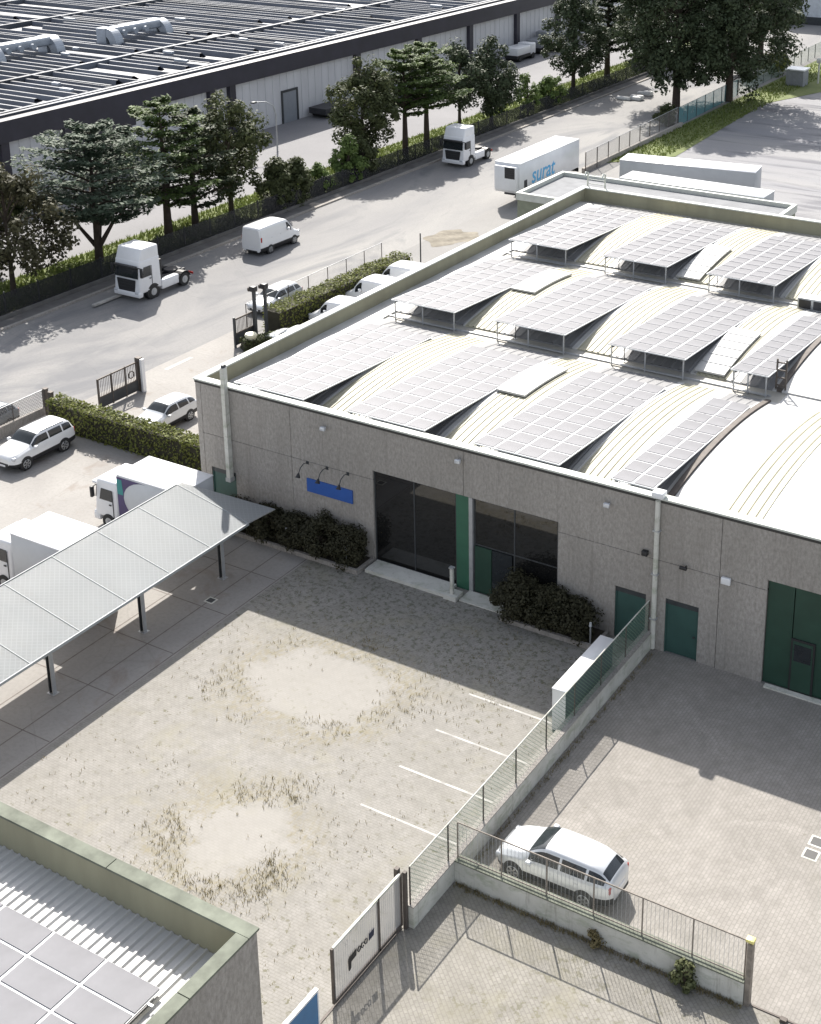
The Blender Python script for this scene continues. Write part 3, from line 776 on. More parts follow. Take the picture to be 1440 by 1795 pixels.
def bar(b, p, q, wd, ht, m):
    p, q = Vector(p), Vector(q); d = (q - p).normalized(); s = d.cross(Vector((0, 0, 1))).normalized() * wd / 2; u = s.cross(d).normalized() * ht / 2
    vs = [p - s - u, p + s - u, p + s + u, p - s + u, q - s - u, q + s - u, q + s + u, q - s + u]
    b.add(vs, [(3, 2, 1, 0), (4, 5, 6, 7), (0, 1, 5, 4), (1, 2, 6, 5), (2, 3, 7, 6), (3, 0, 4, 7)], m)
b = MB()
for y in LINES: bar(b, (-43.1, y, cz(-43.1) + .008), (-38.92, y, cz(-38.92) + .008), .03, .03, SEAM)
bar(b, (-38.88, 12, cz(-38.88) - .03), (-38.88, 44.1, cz(-38.88) - .03), .05, .12, SEAM)
bar(b, (-43.14, 12, cz(-43.14) - .03), (-43.14, 44.1, cz(-43.14) - .03), .05, .12, SEAM)
P(b, 'edge_trim', cp)
b = MB()
for y in (43.14, 38.02, 32.9, 27.78, 22.66, 17.5): bar(b, (-42.3, y, cz(-42.3) - .17), (-39.1, y, cz(-39.1) - .17), .12, .2, DARKSTEEL)
for x in (-39.8, -41.7): bar(b, (x, 13, cz(x) - .37), (x, 43.3, cz(x) - .37), .12, .18, DARKSTEEL)
P(b, 'beam', cp)
for y in (43.14, 38.02, 32.9, 27.78, 22.66):
    b = MB()
    for dx in (-.09, .09): b.box(-39.8 + dx - .015, -39.8 + dx + .015, y - .1, y + .1, .02, cz(-39.8) - .46, STEEL if dx > 0 else DARKSTEEL)
    b.box(-39.875, -39.725, y - .012, y + .012, .02, cz(-39.8) - .46, DARKSTEEL)
    b.box(-40.0, -39.6, y - .16, y + .16, 0, .02, STEEL)
    P(b, 'post', cp)

# ------------------------------------------------------------------ walls, fences, gates
def fence_run(t, p, q, z0, z1, step, net, postm=RUST, post_r=.03, railm=STEEL, mid=False):
    """posts, top rail and netting between p and q, in the frame of t"""
    L = t.location; p = Vector((p[0] - L[0], p[1] - L[1], 0)); q = Vector((q[0] - L[0], q[1] - L[1], 0))
    n = max(1, round((q - p).length / step))
    for i in range(n + 1):
        a = p.lerp(q, i / n); b = MB(); b.tube([a + Vector((0, 0, z0)), a + Vector((0, 0, z1))], post_r, postm, 6); b.build('post', t)
    b = MB(); b.tube([p + Vector((0, 0, z1)), q + Vector((0, 0, z1))], .025, railm, 6)
    if mid: b.tube([p + Vector((0, 0, z0 + .08)), q + Vector((0, 0, z0 + .08))], .025, railm, 6)
    b.build('rail', t)
    d = (q - p).normalized(); s = d.cross(Vector((0, 0, 1))) * .004
    b = MB(); vs = [p + s + Vector((0, 0, z0)), q + s + Vector((0, 0, z0)), q + s + Vector((0, 0, z1)), p + s + Vector((0, 0, z1))]
    b.add(vs, [(0, 1, 2, 3)], net); b.build('netting', t)
dv = thing('dividing_fence', 'low pale wall with green chain-link fence dividing the two yards', 'fence', (-20.55, 38, 0))
b = MB(); b.box(-20.72, -20.42, 29.75, 47.88, 0, .84, CONCL); b.box(-20.75, -20.39, 29.72, 47.88, .84, .88, CONC); P(b, 'wall_base', dv)
fence_run(dv, (-20.57, 29.8), (-20.57, 47.8), .88, 2.32, 2.25, NETG, RUST, .028, CONCL)
gw = thing('roadside_fence', 'weathered low wall topped with thin pale railings beside the silver-white estate car', 'fence', (-15, 32.3, 0))
b = MB(); b.box(-20.41, -10.35, 32.17, 32.45, 0, .84, CONCL); b.box(-20.38, -10.35, 32.14, 32.48, .84, .89, GREENCAP); P(b, 'wall_base', gw)
fence_run(gw, (-20.36, 32.31), (-10.4, 32.31), .89, 2.30, 1.66, NETL, RUSTL, .026, RUSTL, True)
b = MB(); x = -20.3
while x < -10.4: b.box(x - .004, x + .004, 32.306, 32.314, .9, 2.28, PFRAME); x += .14
P(b, 'bars', gw)
b = MB(); b.box(-10.33, -10.17, 32.19, 32.40, .0, 2.28, RUSTL); b.bbox(-10.40, -10.14, 32.18, 32.40, 2.34, 2.44, YELLOW, .02); P(b, 'end_post', gw)
gt = thing('sliding_gate', 'sliding barred yard gate with dark lettering, partly beside the blue board', 'gate', (-20.78, 27.8, 0))
b = MB()
for y in (26.02, 28.36, 29.58): b.box(-20.82, -20.74, y - .04, y + .04, .12, 2.15, RUST)
b.box(-20.82, -20.74, 26.06, 29.54, .10, .22, RUST); b.box(-20.82, -20.74, 26.06, 29.54, 2.08, 2.16, CONCL)
P(b, 'frame', gt)
b = MB(); y = 26.12
while y < 29.5: b.box(-20.785, -20.775, y - .004, y + .004, .22, 2.08, STEEL); y += .11
P(b, 'bars', gt)
b = MB(); b.quad((-20.776, 26.06, .22), (-20.776, 29.54, .22), (-20.776, 29.54, 2.08), (-20.776, 26.06, 2.08), NETGATE); P(b, 'grille', gt)
def text_mesh(txt, size, m, depth=.01, shear=0.0):
    cu = bpy.data.curves.new('lettering', 'FONT'); cu.body = txt; cu.size = size; cu.extrude = depth; cu.shear = shear; cu.offset = size * .012
    o = bpy.data.objects.new('tmp', cu); COL.objects.link(o)
    bpy.context.view_layer.update()
    me = bpy.data.meshes.new_from_object(o.evaluated_get(bpy.context.evaluated_depsgraph_get()))
    bpy.data.objects.remove(o); me.materials.clear(); me.materials.append(m); me.name = 'lettering'
    return me
def lettering(txt, size, m, parent, mtx, shear=0.0, name='lettering'):
    o = bpy.data.objects.new(name, text_mesh(txt, size, m, .006, shear)); COL.objects.link(o); o.parent = parent; o.matrix_local = mtx; return o
# the gate's dark mark: a thick flag shape, pale loops, a dark block
b = MB(); X = .035
def flat(pts, m): b.prism(pts, 'x', X, X + .02, m)
flat([(-1.05, .72), (-.95, .78), (-.93, 1.0), (-.68, 1.02), (-.66, 1.28), (-1.0, 1.24), (-1.08, 1.1)], TRIM)
flat([(-.02, 1.02), (.24, 1.04), (.26, 1.30), (.0, 1.28)], mat('navy_mark', (.025, .03, .06), .5))
for i, yc in enumerate((-.52, -.34, -.17)):
    pts = [(yc + .07 * cos(a), 1.13 + .09 * sin(a)) for a in [2 * pi * j / 10 for j in range(10)]]
    for j in range(10):
        p_, q_ = pts[j], pts[(j + 1) % 10]
        if i == 1 and j in (0, 9): continue
        bar(b, (X + .01, p_[0], p_[1]), (X + .01, q_[0], q_[1]), .03, .03, CHASSIS)
b.build('gate_mark', gt)
b = MB(); b.box(-21.0, -20.86, 29.55, 29.7, 0, 2.25, RUST); b.box(-20.72, -20.6, 29.6, 29.72, 0, 2.2, RUST)
tag(b.build('gate_post'), 'rusty steel gate posts at the end of the low wall', 'gate post')
b = MB(); b.box(-20.82, -20.74, 20.0, 29.6, 0, .03, RUST); tag(b.build('gate_track'), 'thin steel ground rail of the sliding gate', 'gate rail')
b = MB(); b.box(-10.1, 12, 32.28, 32.34, 0, .035, RUST); b.box(-9.2, -9.0, 32.15, 32.30, 0, .12, RUST); tag(b.build('gate_track'), 'ground rail running right from the end of the railing wall', 'gate rail')
t = thing('site_cabin', 'long narrow white-topped cabin against the chain-link fence', 'cabin', (-21.15, 42.95, 0))
b = MB(); b.box(-.28, .27, -2.05, 2.05, .02, 1.84, NAVY); b.build('body', t)
b = MB(); b.box(-.29, .28, -2.062, -2.052, .05, 1.84, WHITE); b.build('end_panel', t)
b = MB(); b.bbox(-.31, .30, -2.09, 2.09, 1.845, 1.92, WHITE, .015, 1); b.build('roof', t)
b = MB(); b.bbox(-21.75, -21.5, 43.3, 43.55, .9, 1.5, WHITE, .03); b.box(-21.65, -21.6, 43.4, 43.45, 0, .9, STEEL); tag(b.build('meter_box'), 'small white box on a stand beside the narrow cabin', 'box')

# drains
for (x, y, lab) in ((-10.65, 40.05, 'square drain cover, farther of the pair in the right yard'), (-10.65, 39.35, 'square drain cover, nearer of the pair in the right yard')):
    b = MB(); b.box(x - .27, x + .27, y - .27, y + .27, .0, .016, CONCL); b.box(x - .2, x + .2, y - .2, y + .2, .016, .021, TRIM)
    tag(b.build('drain_cover'), lab, 'drain cover', 'drain covers in the right yard')
b = MB(); b.box(-39.2, -38.72, 41.15, 41.6, 0, .014, CONCL); b.box(-39.13, -38.8, 41.22, 41.53, .014, .02, DARKSTEEL); tag(b.build('drain_cover'), 'dark drain cover beside the first canopy post', 'drain cover')

# street-side gates and fences
t = thing('street_gate', 'open sliding street gate with barred top and solid dark base', 'gate', (-58.45, 55.7, 0))
b = MB(); b.box(-.03, .03, -1.7, 1.5, .1, .75, DARKSTEEL); b.build('base_panel', t)
b = MB()
for y in (-1.7, -.6, .5, 1.5): b.box(-.045, .045, y - .035, y + .035, .05, 1.95, RUST)
b.box(-.04, .04, -1.66, 1.46, 1.87, 1.95, RUST); b.box(-.04, .04, -1.66, 1.46, .76, .82, RUST)
y = -1.6
while y < 1.45: b.box(-.01, .01, y - .01, y + .01, .82, 1.87, RUST); y += .13
b.build('frame', t)
b = MB()
pts = [(0, .95 + .22 * cos(a), 1.3 + .22 * sin(a)) for a in [2 * pi * j / 14 for j in range(15)]]
b.tube([(p_[0] + .05, p_[1], p_[2]) for p_ in pts], .035, RUST, 6, False); b.build('emblem_ring', t)
b = MB(); b.box(-58.65, -58.3, 57.25, 57.55, 0, 2.15, RUST); b.box(-58.25, -58.1, 57.25, 57.5, 0, 2.1, WHITE); tag(b.build('gate_post'), 'dark gate post with pale edge at the end of the open street gate', 'gate post')
for x, y, lab in ((-60.35, 51.8, 'rusty post at the street end of the ivy hedge, nearer the road'), (-59.7, 51.6, 'rusty post at the street end of the ivy hedge, touching the hedge')):
    b = MB(); b.box(x - .11, x + .11, y - .11, y + .11, 0, 1.75, RUST); b.box(x - .13, x + .13, y - .13, y + .13, 1.75, 1.8, RUST); tag(b.build('gate_post'), lab, 'gate post')
t = thing('street_fence', 'grey mesh fence on a low wall at the left edge beside the white SUV', 'fence', (-60.4, 44, 0))
b = MB(); b.box(-60.5, -60.3, 34, 51.6, 0, .7, CONC); P(b, 'wall_base', t)
fence_run(t, (-60.4, 34), (-60.4, 51.6), .7, 1.75, 2.2, NETGY, RUST, .03)
t = thing('street_gate', 'short barred gate leaf beside the two lamp poles', 'gate', (-58.1, 66.7, 0))
b = MB()
for y in (-1.0, .95): b.box(-.06, .06, y - .06, y + .06, 0, 2.1, DARKSTEEL)
b.box(-.03, .03, -.94, .89, 1.88, 1.98, RUST); b.box(-.03, .03, -.94, .89, .9, 1.0, RUST)
y = -.85
while y < .85: b.box(-.015, .015, y - .015, y + .015, 1.0, 1.88, RUST); y += .13
b.build('frame', t)
b = MB(); b.box(-.02, .02, -.94, .89, .15, .9, DARKSTEEL); b.build('base_panel', t)
for x, y, lab in ((-57.85, 67.5, 'dark lamp pole beside the street gate, the one nearer the gate leaf'), (-57.6, 68.3, 'dark lamp pole beside the street gate, the one nearer the hedge')):
    t = thing('lamp_pole', lab, 'lamp pole', (x, y, 0), 0, 'dark lamp poles at the street gate')
    b = MB(); b.box(-.09, .09, -.09, .09, 0, 3.4, DARKSTEEL); b.build('pole', t)
    b = MB(); b.bbox(-.25, .18, -.2, .2, 3.4, 3.75, TRIM, .04); b.tube([(-.1, 0, 3.55), (-.38, -.1, 3.5)], [.1, .15], RUST, 8); b.build('lamp_head', t)
t = thing('litter_bin', 'pale beige litter bin behind the short street gate', 'bin', (-57.0, 66.0, 0))
b = MB(); b.tube([(0, 0, 0), (0, 0, 1.0)], [.3, .38], BEIGE, 14); b.build('bin_body', t)
b = MB(); b.tube([(0, 0, 1.0), (0, 0, 1.12)], [.42, .36], BEIGE, 14); b.build('lid', t)
t = thing('roadside_fence', 'thin wire fence with slim posts behind the long green hedge', 'fence', (-59.9, 77, 0))
fence_run(t, (-59.9, 69), (-59.9, 85), 0, 1.7, 2.3, net_mat('thin_wire', (.3, .3, .3), .08), RUST, .03)
b = MB(); b.tube([(-56.0, 84.5, 0), (-56.0, 84.5, 3.2)], .05, DARKSTEEL, 6); tag(b.build('marker_pole'), 'thin dark pole at the far end of the long hedge', 'pole')

# far-side fences along the street
t = thing('verge_mesh_fence', 'long mesh fence on a low wall along the verge, tree shade put into its dark netting', 'fence', (-75.3, 120, 0))
b = MB(); b.box(-75.4, -75.1, 20, 260, 0, .32, PAVE); P(b, 'wall_base', t)
for i in range(81):
    y = 20 + 3 * i; b = MB(); b.box(-.04 + 0, .04, y - 120 - .04, y - 120 + .04, .5, 1.95, DARKSTEEL); b.build('post', t)
b = MB(); b.box(-75.262, -75.25, 20, 260, .33, 1.85, NETD); P(b, 'shaded_netting', t)
t = thing('mesh_fence', 'grey mesh fence on the right of the street behind the trailers', 'fence', (-59.2, 130, 0))
fence_run(t, (-58.9, 117.5), (-59.6, 141), 0, 2.1, 2.6, NETGY, RUST, .05)
b = MB(); b.box(-59.3, -59.0, 117.5, 141, 0, .5, CONC); P(b, 'wall_base', t)
t = thing('mesh_fence', 'turquoise screened fence below the big dark trees', 'fence', (-59.8, 150, 0))
fence_run(t, (-59.65, 141.3), (-60.1, 160), 0, 2.0, 2.6, NETT, DARKSTEEL, .05)
t = thing('mesh_fence', 'green overgrown fence running to the booth beyond the big trees', 'fence', (-60.2, 178, 0))
fence_run(t, (-60.1, 160.3), (-60.6, 205), 0, 1.9, 3, NETG, DARKSTEEL, .05)

# ------------------------------------------------------------------ street lamp
t = thing('street_lamp', 'slim grey street lamp with curved arm in the loading yard', 'street lamp', (-89.9, 109.8, 0))
b = MB(); b.tube([(0, 0, 0), (0, 0, 3.8), (-.1, -.2, 4.7), (-.5, -.9, 5.2), (-1.0, -1.7, 5.25)], [.09, .07, .06, .05, .045], STEEL, 8); b.build('pole', t)
b = MB(); b.bbox(-1.35, -.95, -2.2, -1.65, 5.15, 5.32, DARKSTEEL, .04); b.build('lamp_head', t)

# ------------------------------------------------------------------ warehouse
wh = thing('warehouse_building', 'huge dark roofed warehouse with dark fascia, columns and white corrugated wall', 'building', (-97.5, 120, 0))
WX = -97.5
b = MB()
ops = [(75, 80.5), (91.5, 97.5)]
y = 40
for a, c in ops + [(206, 206)]:
    if a > y: b.box(WX - .3, WX, y, a, 0, 6.2, WALLW)
    y = c
b.box(WX - .3, WX, 97.5, 206, 0, 6.2, WALLW) if False else None
yy = 40.0
while yy < 206:
    if not any(a < yy < c for a, c in ops): b.box(WX + .001, WX + .05, yy, yy + .9, .02, 6.1, WALLW)
    yy += 1.25
P(b, 'wall', wh)
b = MB()
for a, c in ops: b.box(WX - 2.0, WX - 1.9, a, c, 0, 6.2, DARKGAP)
P(b, 'bay_recess', wh)
b = MB(); b.box(WX - .35, WX + .7, 40, 206.5, 5.75, 7.65, FASCIA); b.box(WX + .1, WX + .69, 88.5, 97.4, 4.35, 5.748, FASCIA); P(b, 'fascia', wh)
for y in (81.8, 90.6, 108.6, 111.7, 134, 147, 159.3, 171.8, 184, 196):
    b = MB(); b.box(WX + .06, WX + .55, y - .45, y + .45, 0, 5.74, FASCIA); P(b, 'column', wh)
b = MB(); b.box(-260, WX - .35, 20, 206.5, 7.3, 7.4, WHROOF); P(b, 'roof', wh)
b = MB(); yy = 24.0; rr = random.Random(3)
while yy < 206:
    for (xa, xb) in ((-109.6, -99.4), (-137.6, -110.6), (-153.6, -138.6), (-200, -154.6)):
        if rr.random() < .07: continue
        h = 7.84 + rr.uniform(-.14, .12); xs_, xe_ = xa + (rr.uniform(0, 4) if rr.random() < .15 else 0), xb - (rr.uniform(0, 5) if rr.random() < .2 else 0)
        # a saw-tooth rib: steep dark face towards the viewer, thin pale top
        vs = [(xs_, yy, 7.4), (xe_, yy, 7.4), (xe_, yy + .12, h), (xs_, yy + .12, h), (xs_, yy + .42, h - .02), (xe_, yy + .42, h - .02), (xs_, yy + 1.1, 7.4), (xe_, yy + 1.1, 7.4)]
        b.add(vs, [(0, 1, 2, 3), (4, 5, 7, 6)], WHROOF); b.add(vs, [(3, 2, 5, 4)], WHRIB)
    yy += 1.6 * rr.uniform(.82, 1.2)
o = P(b, 'roof_rib', wh); o['kind'] = 'stuff'
b = MB()
for x in (-98.3, -99.1, -110.1, -138.1, -154.1): b.box(x - .22, x + .22, 20, 206.5, 7.4, 7.98 if x < -105 else 7.85, WHRIB)
for y in (84, 97, 111, 127, 145, 165):
    b.box(-137.6, -99.3, y - .12, y + .12, 7.9, 8.0, WHRIB)
P(b, 'roof_walkway', wh)
rr = random.Random(5)
for i in range(50):
    x = rr.uniform(-136, -100); y = rr.uniform(70, 190); s = rr.uniform(.3, .9)
    b = MB(); b.box(x - s, x + s, y - .2, y + .2, 7.8, 8.05, DUCT); P(b, 'roof_vent_cap', wh)
b = MB(); b.box(WX + .052, WX + .1, 120.3, 122.7, 0, 3.4, mat('roller_grey', (.25, .27, .30), .5, 0, .06, 2)); b.box(WX + .052, WX + .16, 120.05, 120.3, 0, 3.65, DARKSTEEL); b.box(WX + .052, WX + .16, 122.7, 122.95, 0, 3.65, DARKSTEEL); b.box(WX + .052, WX + .16, 120.3, 122.7, 3.4, 3.65, DARKSTEEL); P(b, 'roller_door', wh)
for (y0, y1, x, lab) in ((101, 109.5, -120.5, 'grey roof duct with curved ends on the warehouse, cut by the left picture edge'), (116.5, 125, -119, 'grey roof duct with curved ends on the warehouse, the complete one')):
    t = thing('roof_duct', lab, 'roof duct', (x, y0, 7.5), 0, 'ducts on the warehouse roof')
    L = (y1 - y0) / .78; t.scale = (.78, .78, .72)
    b = MB(); b.bbox(-.9, .9, .6, L - .6, 1.2, 2.6, DUCT, .35, 3); b.build('duct', t)
    for yy in (0.2, L - .2):
        b = MB(); n = 10
        for i in range(n):
            a0, a1 = pi * .5 * i / n, pi * .5 * (i + 1) / n; 
            p0 = (.2 - 1.4 * 0 + 2.0 * sin(a0), 2.5 * cos(a0)); p1 = (.2 + 2.0 * sin(a1), 2.5 * cos(a1))
            bar(b, (p0[0] - .2, yy, p0[1]), (p1[0] - .2, yy, p1[1]), 1.5, .12, DUCT)
            q0 = (.9 * sin(a0), 1.2 * cos(a0)); q1 = (.9 * sin(a1), 1.2 * cos(a1))
            for s in (-.7, .7):
                vs = [(p0[0] - .2, yy + s, p0[1]), (p1[0] - .2, yy + s, p1[1]), (q1[0] - .2, yy + s, q1[1]), (q0[0] - .2, yy + s, q0[1])]
                b.add(vs, [(0, 1, 2, 3)], DUCT)
        b.box(-1.8, 0, yy - .75, yy + .75, 0, 2.44, DUCT)
        b.build('curved_outlet', t)
    for k in range(3):
        b = MB(); b.tube([(.85, 2 + k * 2.2, 1.6), (1.5, 2 + k * 2.2, 1.6)], .45, DUCT, 12); b.build('side_outlet', t)

# things in the loading yard
t = thing('flatbed_trailer', 'low dark flatbed parked against the white warehouse wall', 'trailer', (-95.8, 127.5, 0))
b = MB(); b.box(-1.2, 1.2, -3.2, 3.2, .5, 1.15, CHASSIS); b.build('bed', t)
for y in (-2.2, 2.2):
    b = MB(); b.tube([(-1.2, y, .42), (1.2, y, .42)], .42, TYRE, 12); b.build('wheel', t)
for i, (x, y, m, lab) in enumerate(((-94.8, 168.5, WHITE, 'white flat-topped vehicle under the warehouse fascia, nearest one'), (-95.6, 175.5, BOOTH, 'dark vehicle under the warehouse fascia, middle one'), (-94.4, 178.5, WHITE, 'white flat-topped vehicle under the warehouse fascia, farthest one'))):
    t = thing('parked_truck', lab, 'truck', (x, y, 0), R(10 * i), 'vehicles parked by the warehouse')
    b = MB(); b.bbox(-1.1, 1.1, -2.6, 1.0, .9, 1.9, m, .06); b.build('cargo_box', t)
    b = MB(); b.bbox(-1.05, 1.05, 1.1, 2.6, .6, 2.1 + .5 * (i == 1), BOOTH if i else WHITE, .15); b.build('cab', t)
    b = MB(); b.box(-.9, .9, 2.55, 2.62, 1.3, 1.9, GLASSD); b.build('windscreen', t)
    b = MB(); b.box(-1.0, 1.0, -2.5, 2.4, .45, .88, TRIM); b.build('chassis', t)
    for yy in (-1.7, 1.8):
        b = MB(); b.tube([(-1.08, yy, .42), (1.08, yy, .42)], .42, TYRE, 12); b.build('wheel', t)

# far buildings and booth
t = thing('far_building', 'pale grey building with a dark base beyond the big trees', 'building', (-62, 224, 0))
b = MB(); b.box(-16, 40, -5, 30, 1.2, 11, mat('far_wall', (.55, .58, .62), .6)); b.build('wall', t)
b = MB(); b.box(-16.2, 40.2, -5.3, -5.02, .0, 1.2, DARKSTEEL); b.build('base', t)
t = thing('far_building', 'long pale industrial building closing the far end of the street', 'building', (-130, 300, 0))
b = MB(); b.box(-60, 30, -5, 30, 0, 9, WALLW); b.build('wall', t)
b = MB(); b.box(-61, 31, -6, 31, 9, 9.6, ROOFG); b.build('roof', t)
t = thing('gate_booth', 'small dark booth with a white roof beside the green fence', 'booth', (-56.1, 170, 0))
b = MB(); b.box(-1.1, 1.1, -1, 1, 0, 2.0, BOOTH); b.build('body', t)
b = MB(); b.box(-1.25, 1.25, -1.15, 1.15, 2.0, 2.15, WHITE); b.build('roof', t)
b = MB(); b.tube([(2.0, 2.2, 0), (2.0, 2.2, 2.6)], .12, CONCL, 8); b.bbox(1.7, 2.3, 1.9, 2.5, 2.6, 3.2, CONCL, .1)
b.v = [(x - 56.1, y + 170, z) for x, y, z in b.v]; tag(b.build('bollard_post'), 'pale bollard post beside the dark booth', 'post')
for i, (x, y, lab) in enumerate(((-69.6, 151.5, 'white bag of rubbish nearest the street middle'), (-70.8, 150.8, 'white rubbish bag beside the verge fence'), (-69.8, 154.8, 'farther white rubbish bag towards the big trees'))):
    b = MB(); rr = random.Random(i)
    for k in range(5): b.bbox(x + rr.uniform(-1, .3), x + rr.uniform(.4, 1), y + rr.uniform(-.6, 0), y + rr.uniform(.2, .7), 0, rr.uniform(.25, .6), BAGS, .12, 2)
    tag(b.build('rubbish_bag'), lab, 'rubbish', 'white rubbish bags at the far end of the street')

# ------------------------------------------------------------------ cars
def lerp_tab(tab, s):
    for i in range(len(tab) - 1):
        a, c = tab[i], tab[i + 1]
        if s <= c[0]:
            f = (s - a[0]) / (c[0] - a[0])
            # Catmull-Rom through the neighbours, kept inside the two ends
            p0 = tab[max(0, i - 1)]; p3 = tab[min(len(tab) - 1, i + 2)]
            out = []
            for k in range(1, len(a)):
                m1 = (c[k] - p0[k]) / max(1e-6, c[0] - p0[0]) * (c[0] - a[0]); m2 = (p3[k] - a[k]) / max(1e-6, p3[0] - a[0]) * (c[0] - a[0])
                h = (2 * f ** 3 - 3 * f ** 2 + 1) * a[k] + (f ** 3 - 2 * f ** 2 + f) * m1 + (-2 * f ** 3 + 3 * f ** 2) * c[k] + (f ** 3 - f ** 2) * m2
                lo, hi = min(a[k], c[k]), max(a[k], c[k]); out.append(max(lo - .01, min(hi + .01, h)))
            return out
    return list(tab[-1][1:])
#        s    zbot  zbelt zcant ztop  wbot wbelt wcant   (heights /1.5, half widths)
WAGON = [(0.0, .34, .58, .64, .66, .62, .66, .52), (.015, .26, .64, .71, .73, .76, .76, .60), (.06, .20, .70, .80, .83, .86, .86, .66), (.14, .18, .77, .88, .92, .90, .885, .70), (.25, .18, .87, .97, 1.01, .90, .895, .72),
         (.29, .18, .89, 1.02, 1.05, .90, .895, .71), (.43, .18, .92, 1.39, 1.43, .90, .895, .60), (.55, .18, .93, 1.44, 1.50, .90, .90, .60), (.80, .19, .96, 1.42, 1.48, .90, .895, .58), (.90, .22, .98, 1.36, 1.42, .885, .88, .56),
         (.965, .26, .99, 1.07, 1.10, .85, .84, .62), (.985, .30, .93, .99, 1.01, .80, .80, .62), (1.0, .38, .78, .84, .86, .68, .70, .58)]
HATCH = [(0.0, .34, .56, .62, .64, .62, .66, .5), (.02, .26, .66, .74, .76, .78, .78, .62), (.08, .20, .74, .85, .88, .87, .86, .68), (.22, .18, .87, .98, 1.02, .90, .89, .72), (.27, .18, .9, 1.04, 1.07, .9, .89, .71),
         (.42, .18, .93, 1.39, 1.44, .9, .895, .60), (.56, .18, .95, 1.45, 1.50, .9, .9, .59), (.80, .2, .99, 1.40, 1.46, .9, .89, .57), (.88, .23, 1.0, 1.33, 1.38, .88, .87, .56), (.97, .28, .98, 1.05, 1.08, .84, .83, .6), (1.0, .38, .76, .82, .84, .68, .7, .56)]
HATCHL = [(0.0, .34, .52, .57, .58, .44, .46, .36), (.012, .27, .60, .66, .68, .60, .62, .48), (.05, .20, .68, .77, .80, .78, .78, .60), (.12, .18, .78, .90, .95, .875, .865, .68), (.21, .18, .88, 1.0, 1.05, .90, .895, .72),
         (.25, .18, .90, 1.05, 1.09, .90, .895, .71), (.41, .18, .93, 1.40, 1.45, .90, .895, .60), (.53, .18, .95, 1.45, 1.51, .90, .90, .60), (.80, .19, .99, 1.42, 1.48, .90, .895, .58), (.895, .22, 1.02, 1.32, 1.39, .87, .86, .53),
         (.962, .26, 1.02, 1.12, 1.16, .80, .78, .55), (.985, .30, .95, 1.02, 1.04, .70, .69, .52), (1.0, .38, .78, .84, .86, .54, .56, .44)]
SUVT = [(0.0, .36, .64, .70, .72, .52, .54, .44), (.02, .28, .73, .80, .82, .70, .71, .57), (.07, .23, .80, .89, .92, .88, .87, .70), (.16, .22, .87, .96, 1.0, .9, .895, .74), (.25, .22, .92, 1.02, 1.06, .9, .9, .74),
        (.29, .22, .93, 1.06, 1.09, .9, .9, .73), (.40, .22, .95, 1.39, 1.43, .9, .9, .66), (.5, .22, .96, 1.44, 1.5, .9, .9, .66), (.85, .23, .98, 1.43, 1.48, .9, .9, .64), (.93, .25, .99, 1.37, 1.42, .89, .885, .62),
        (.975, .28, .99, 1.1, 1.12, .86, .85, .66), (.99, .32, .9, .96, .98, .82, .82, .66), (1.0, .4, .76, .82, .84, .74, .75, .6)]
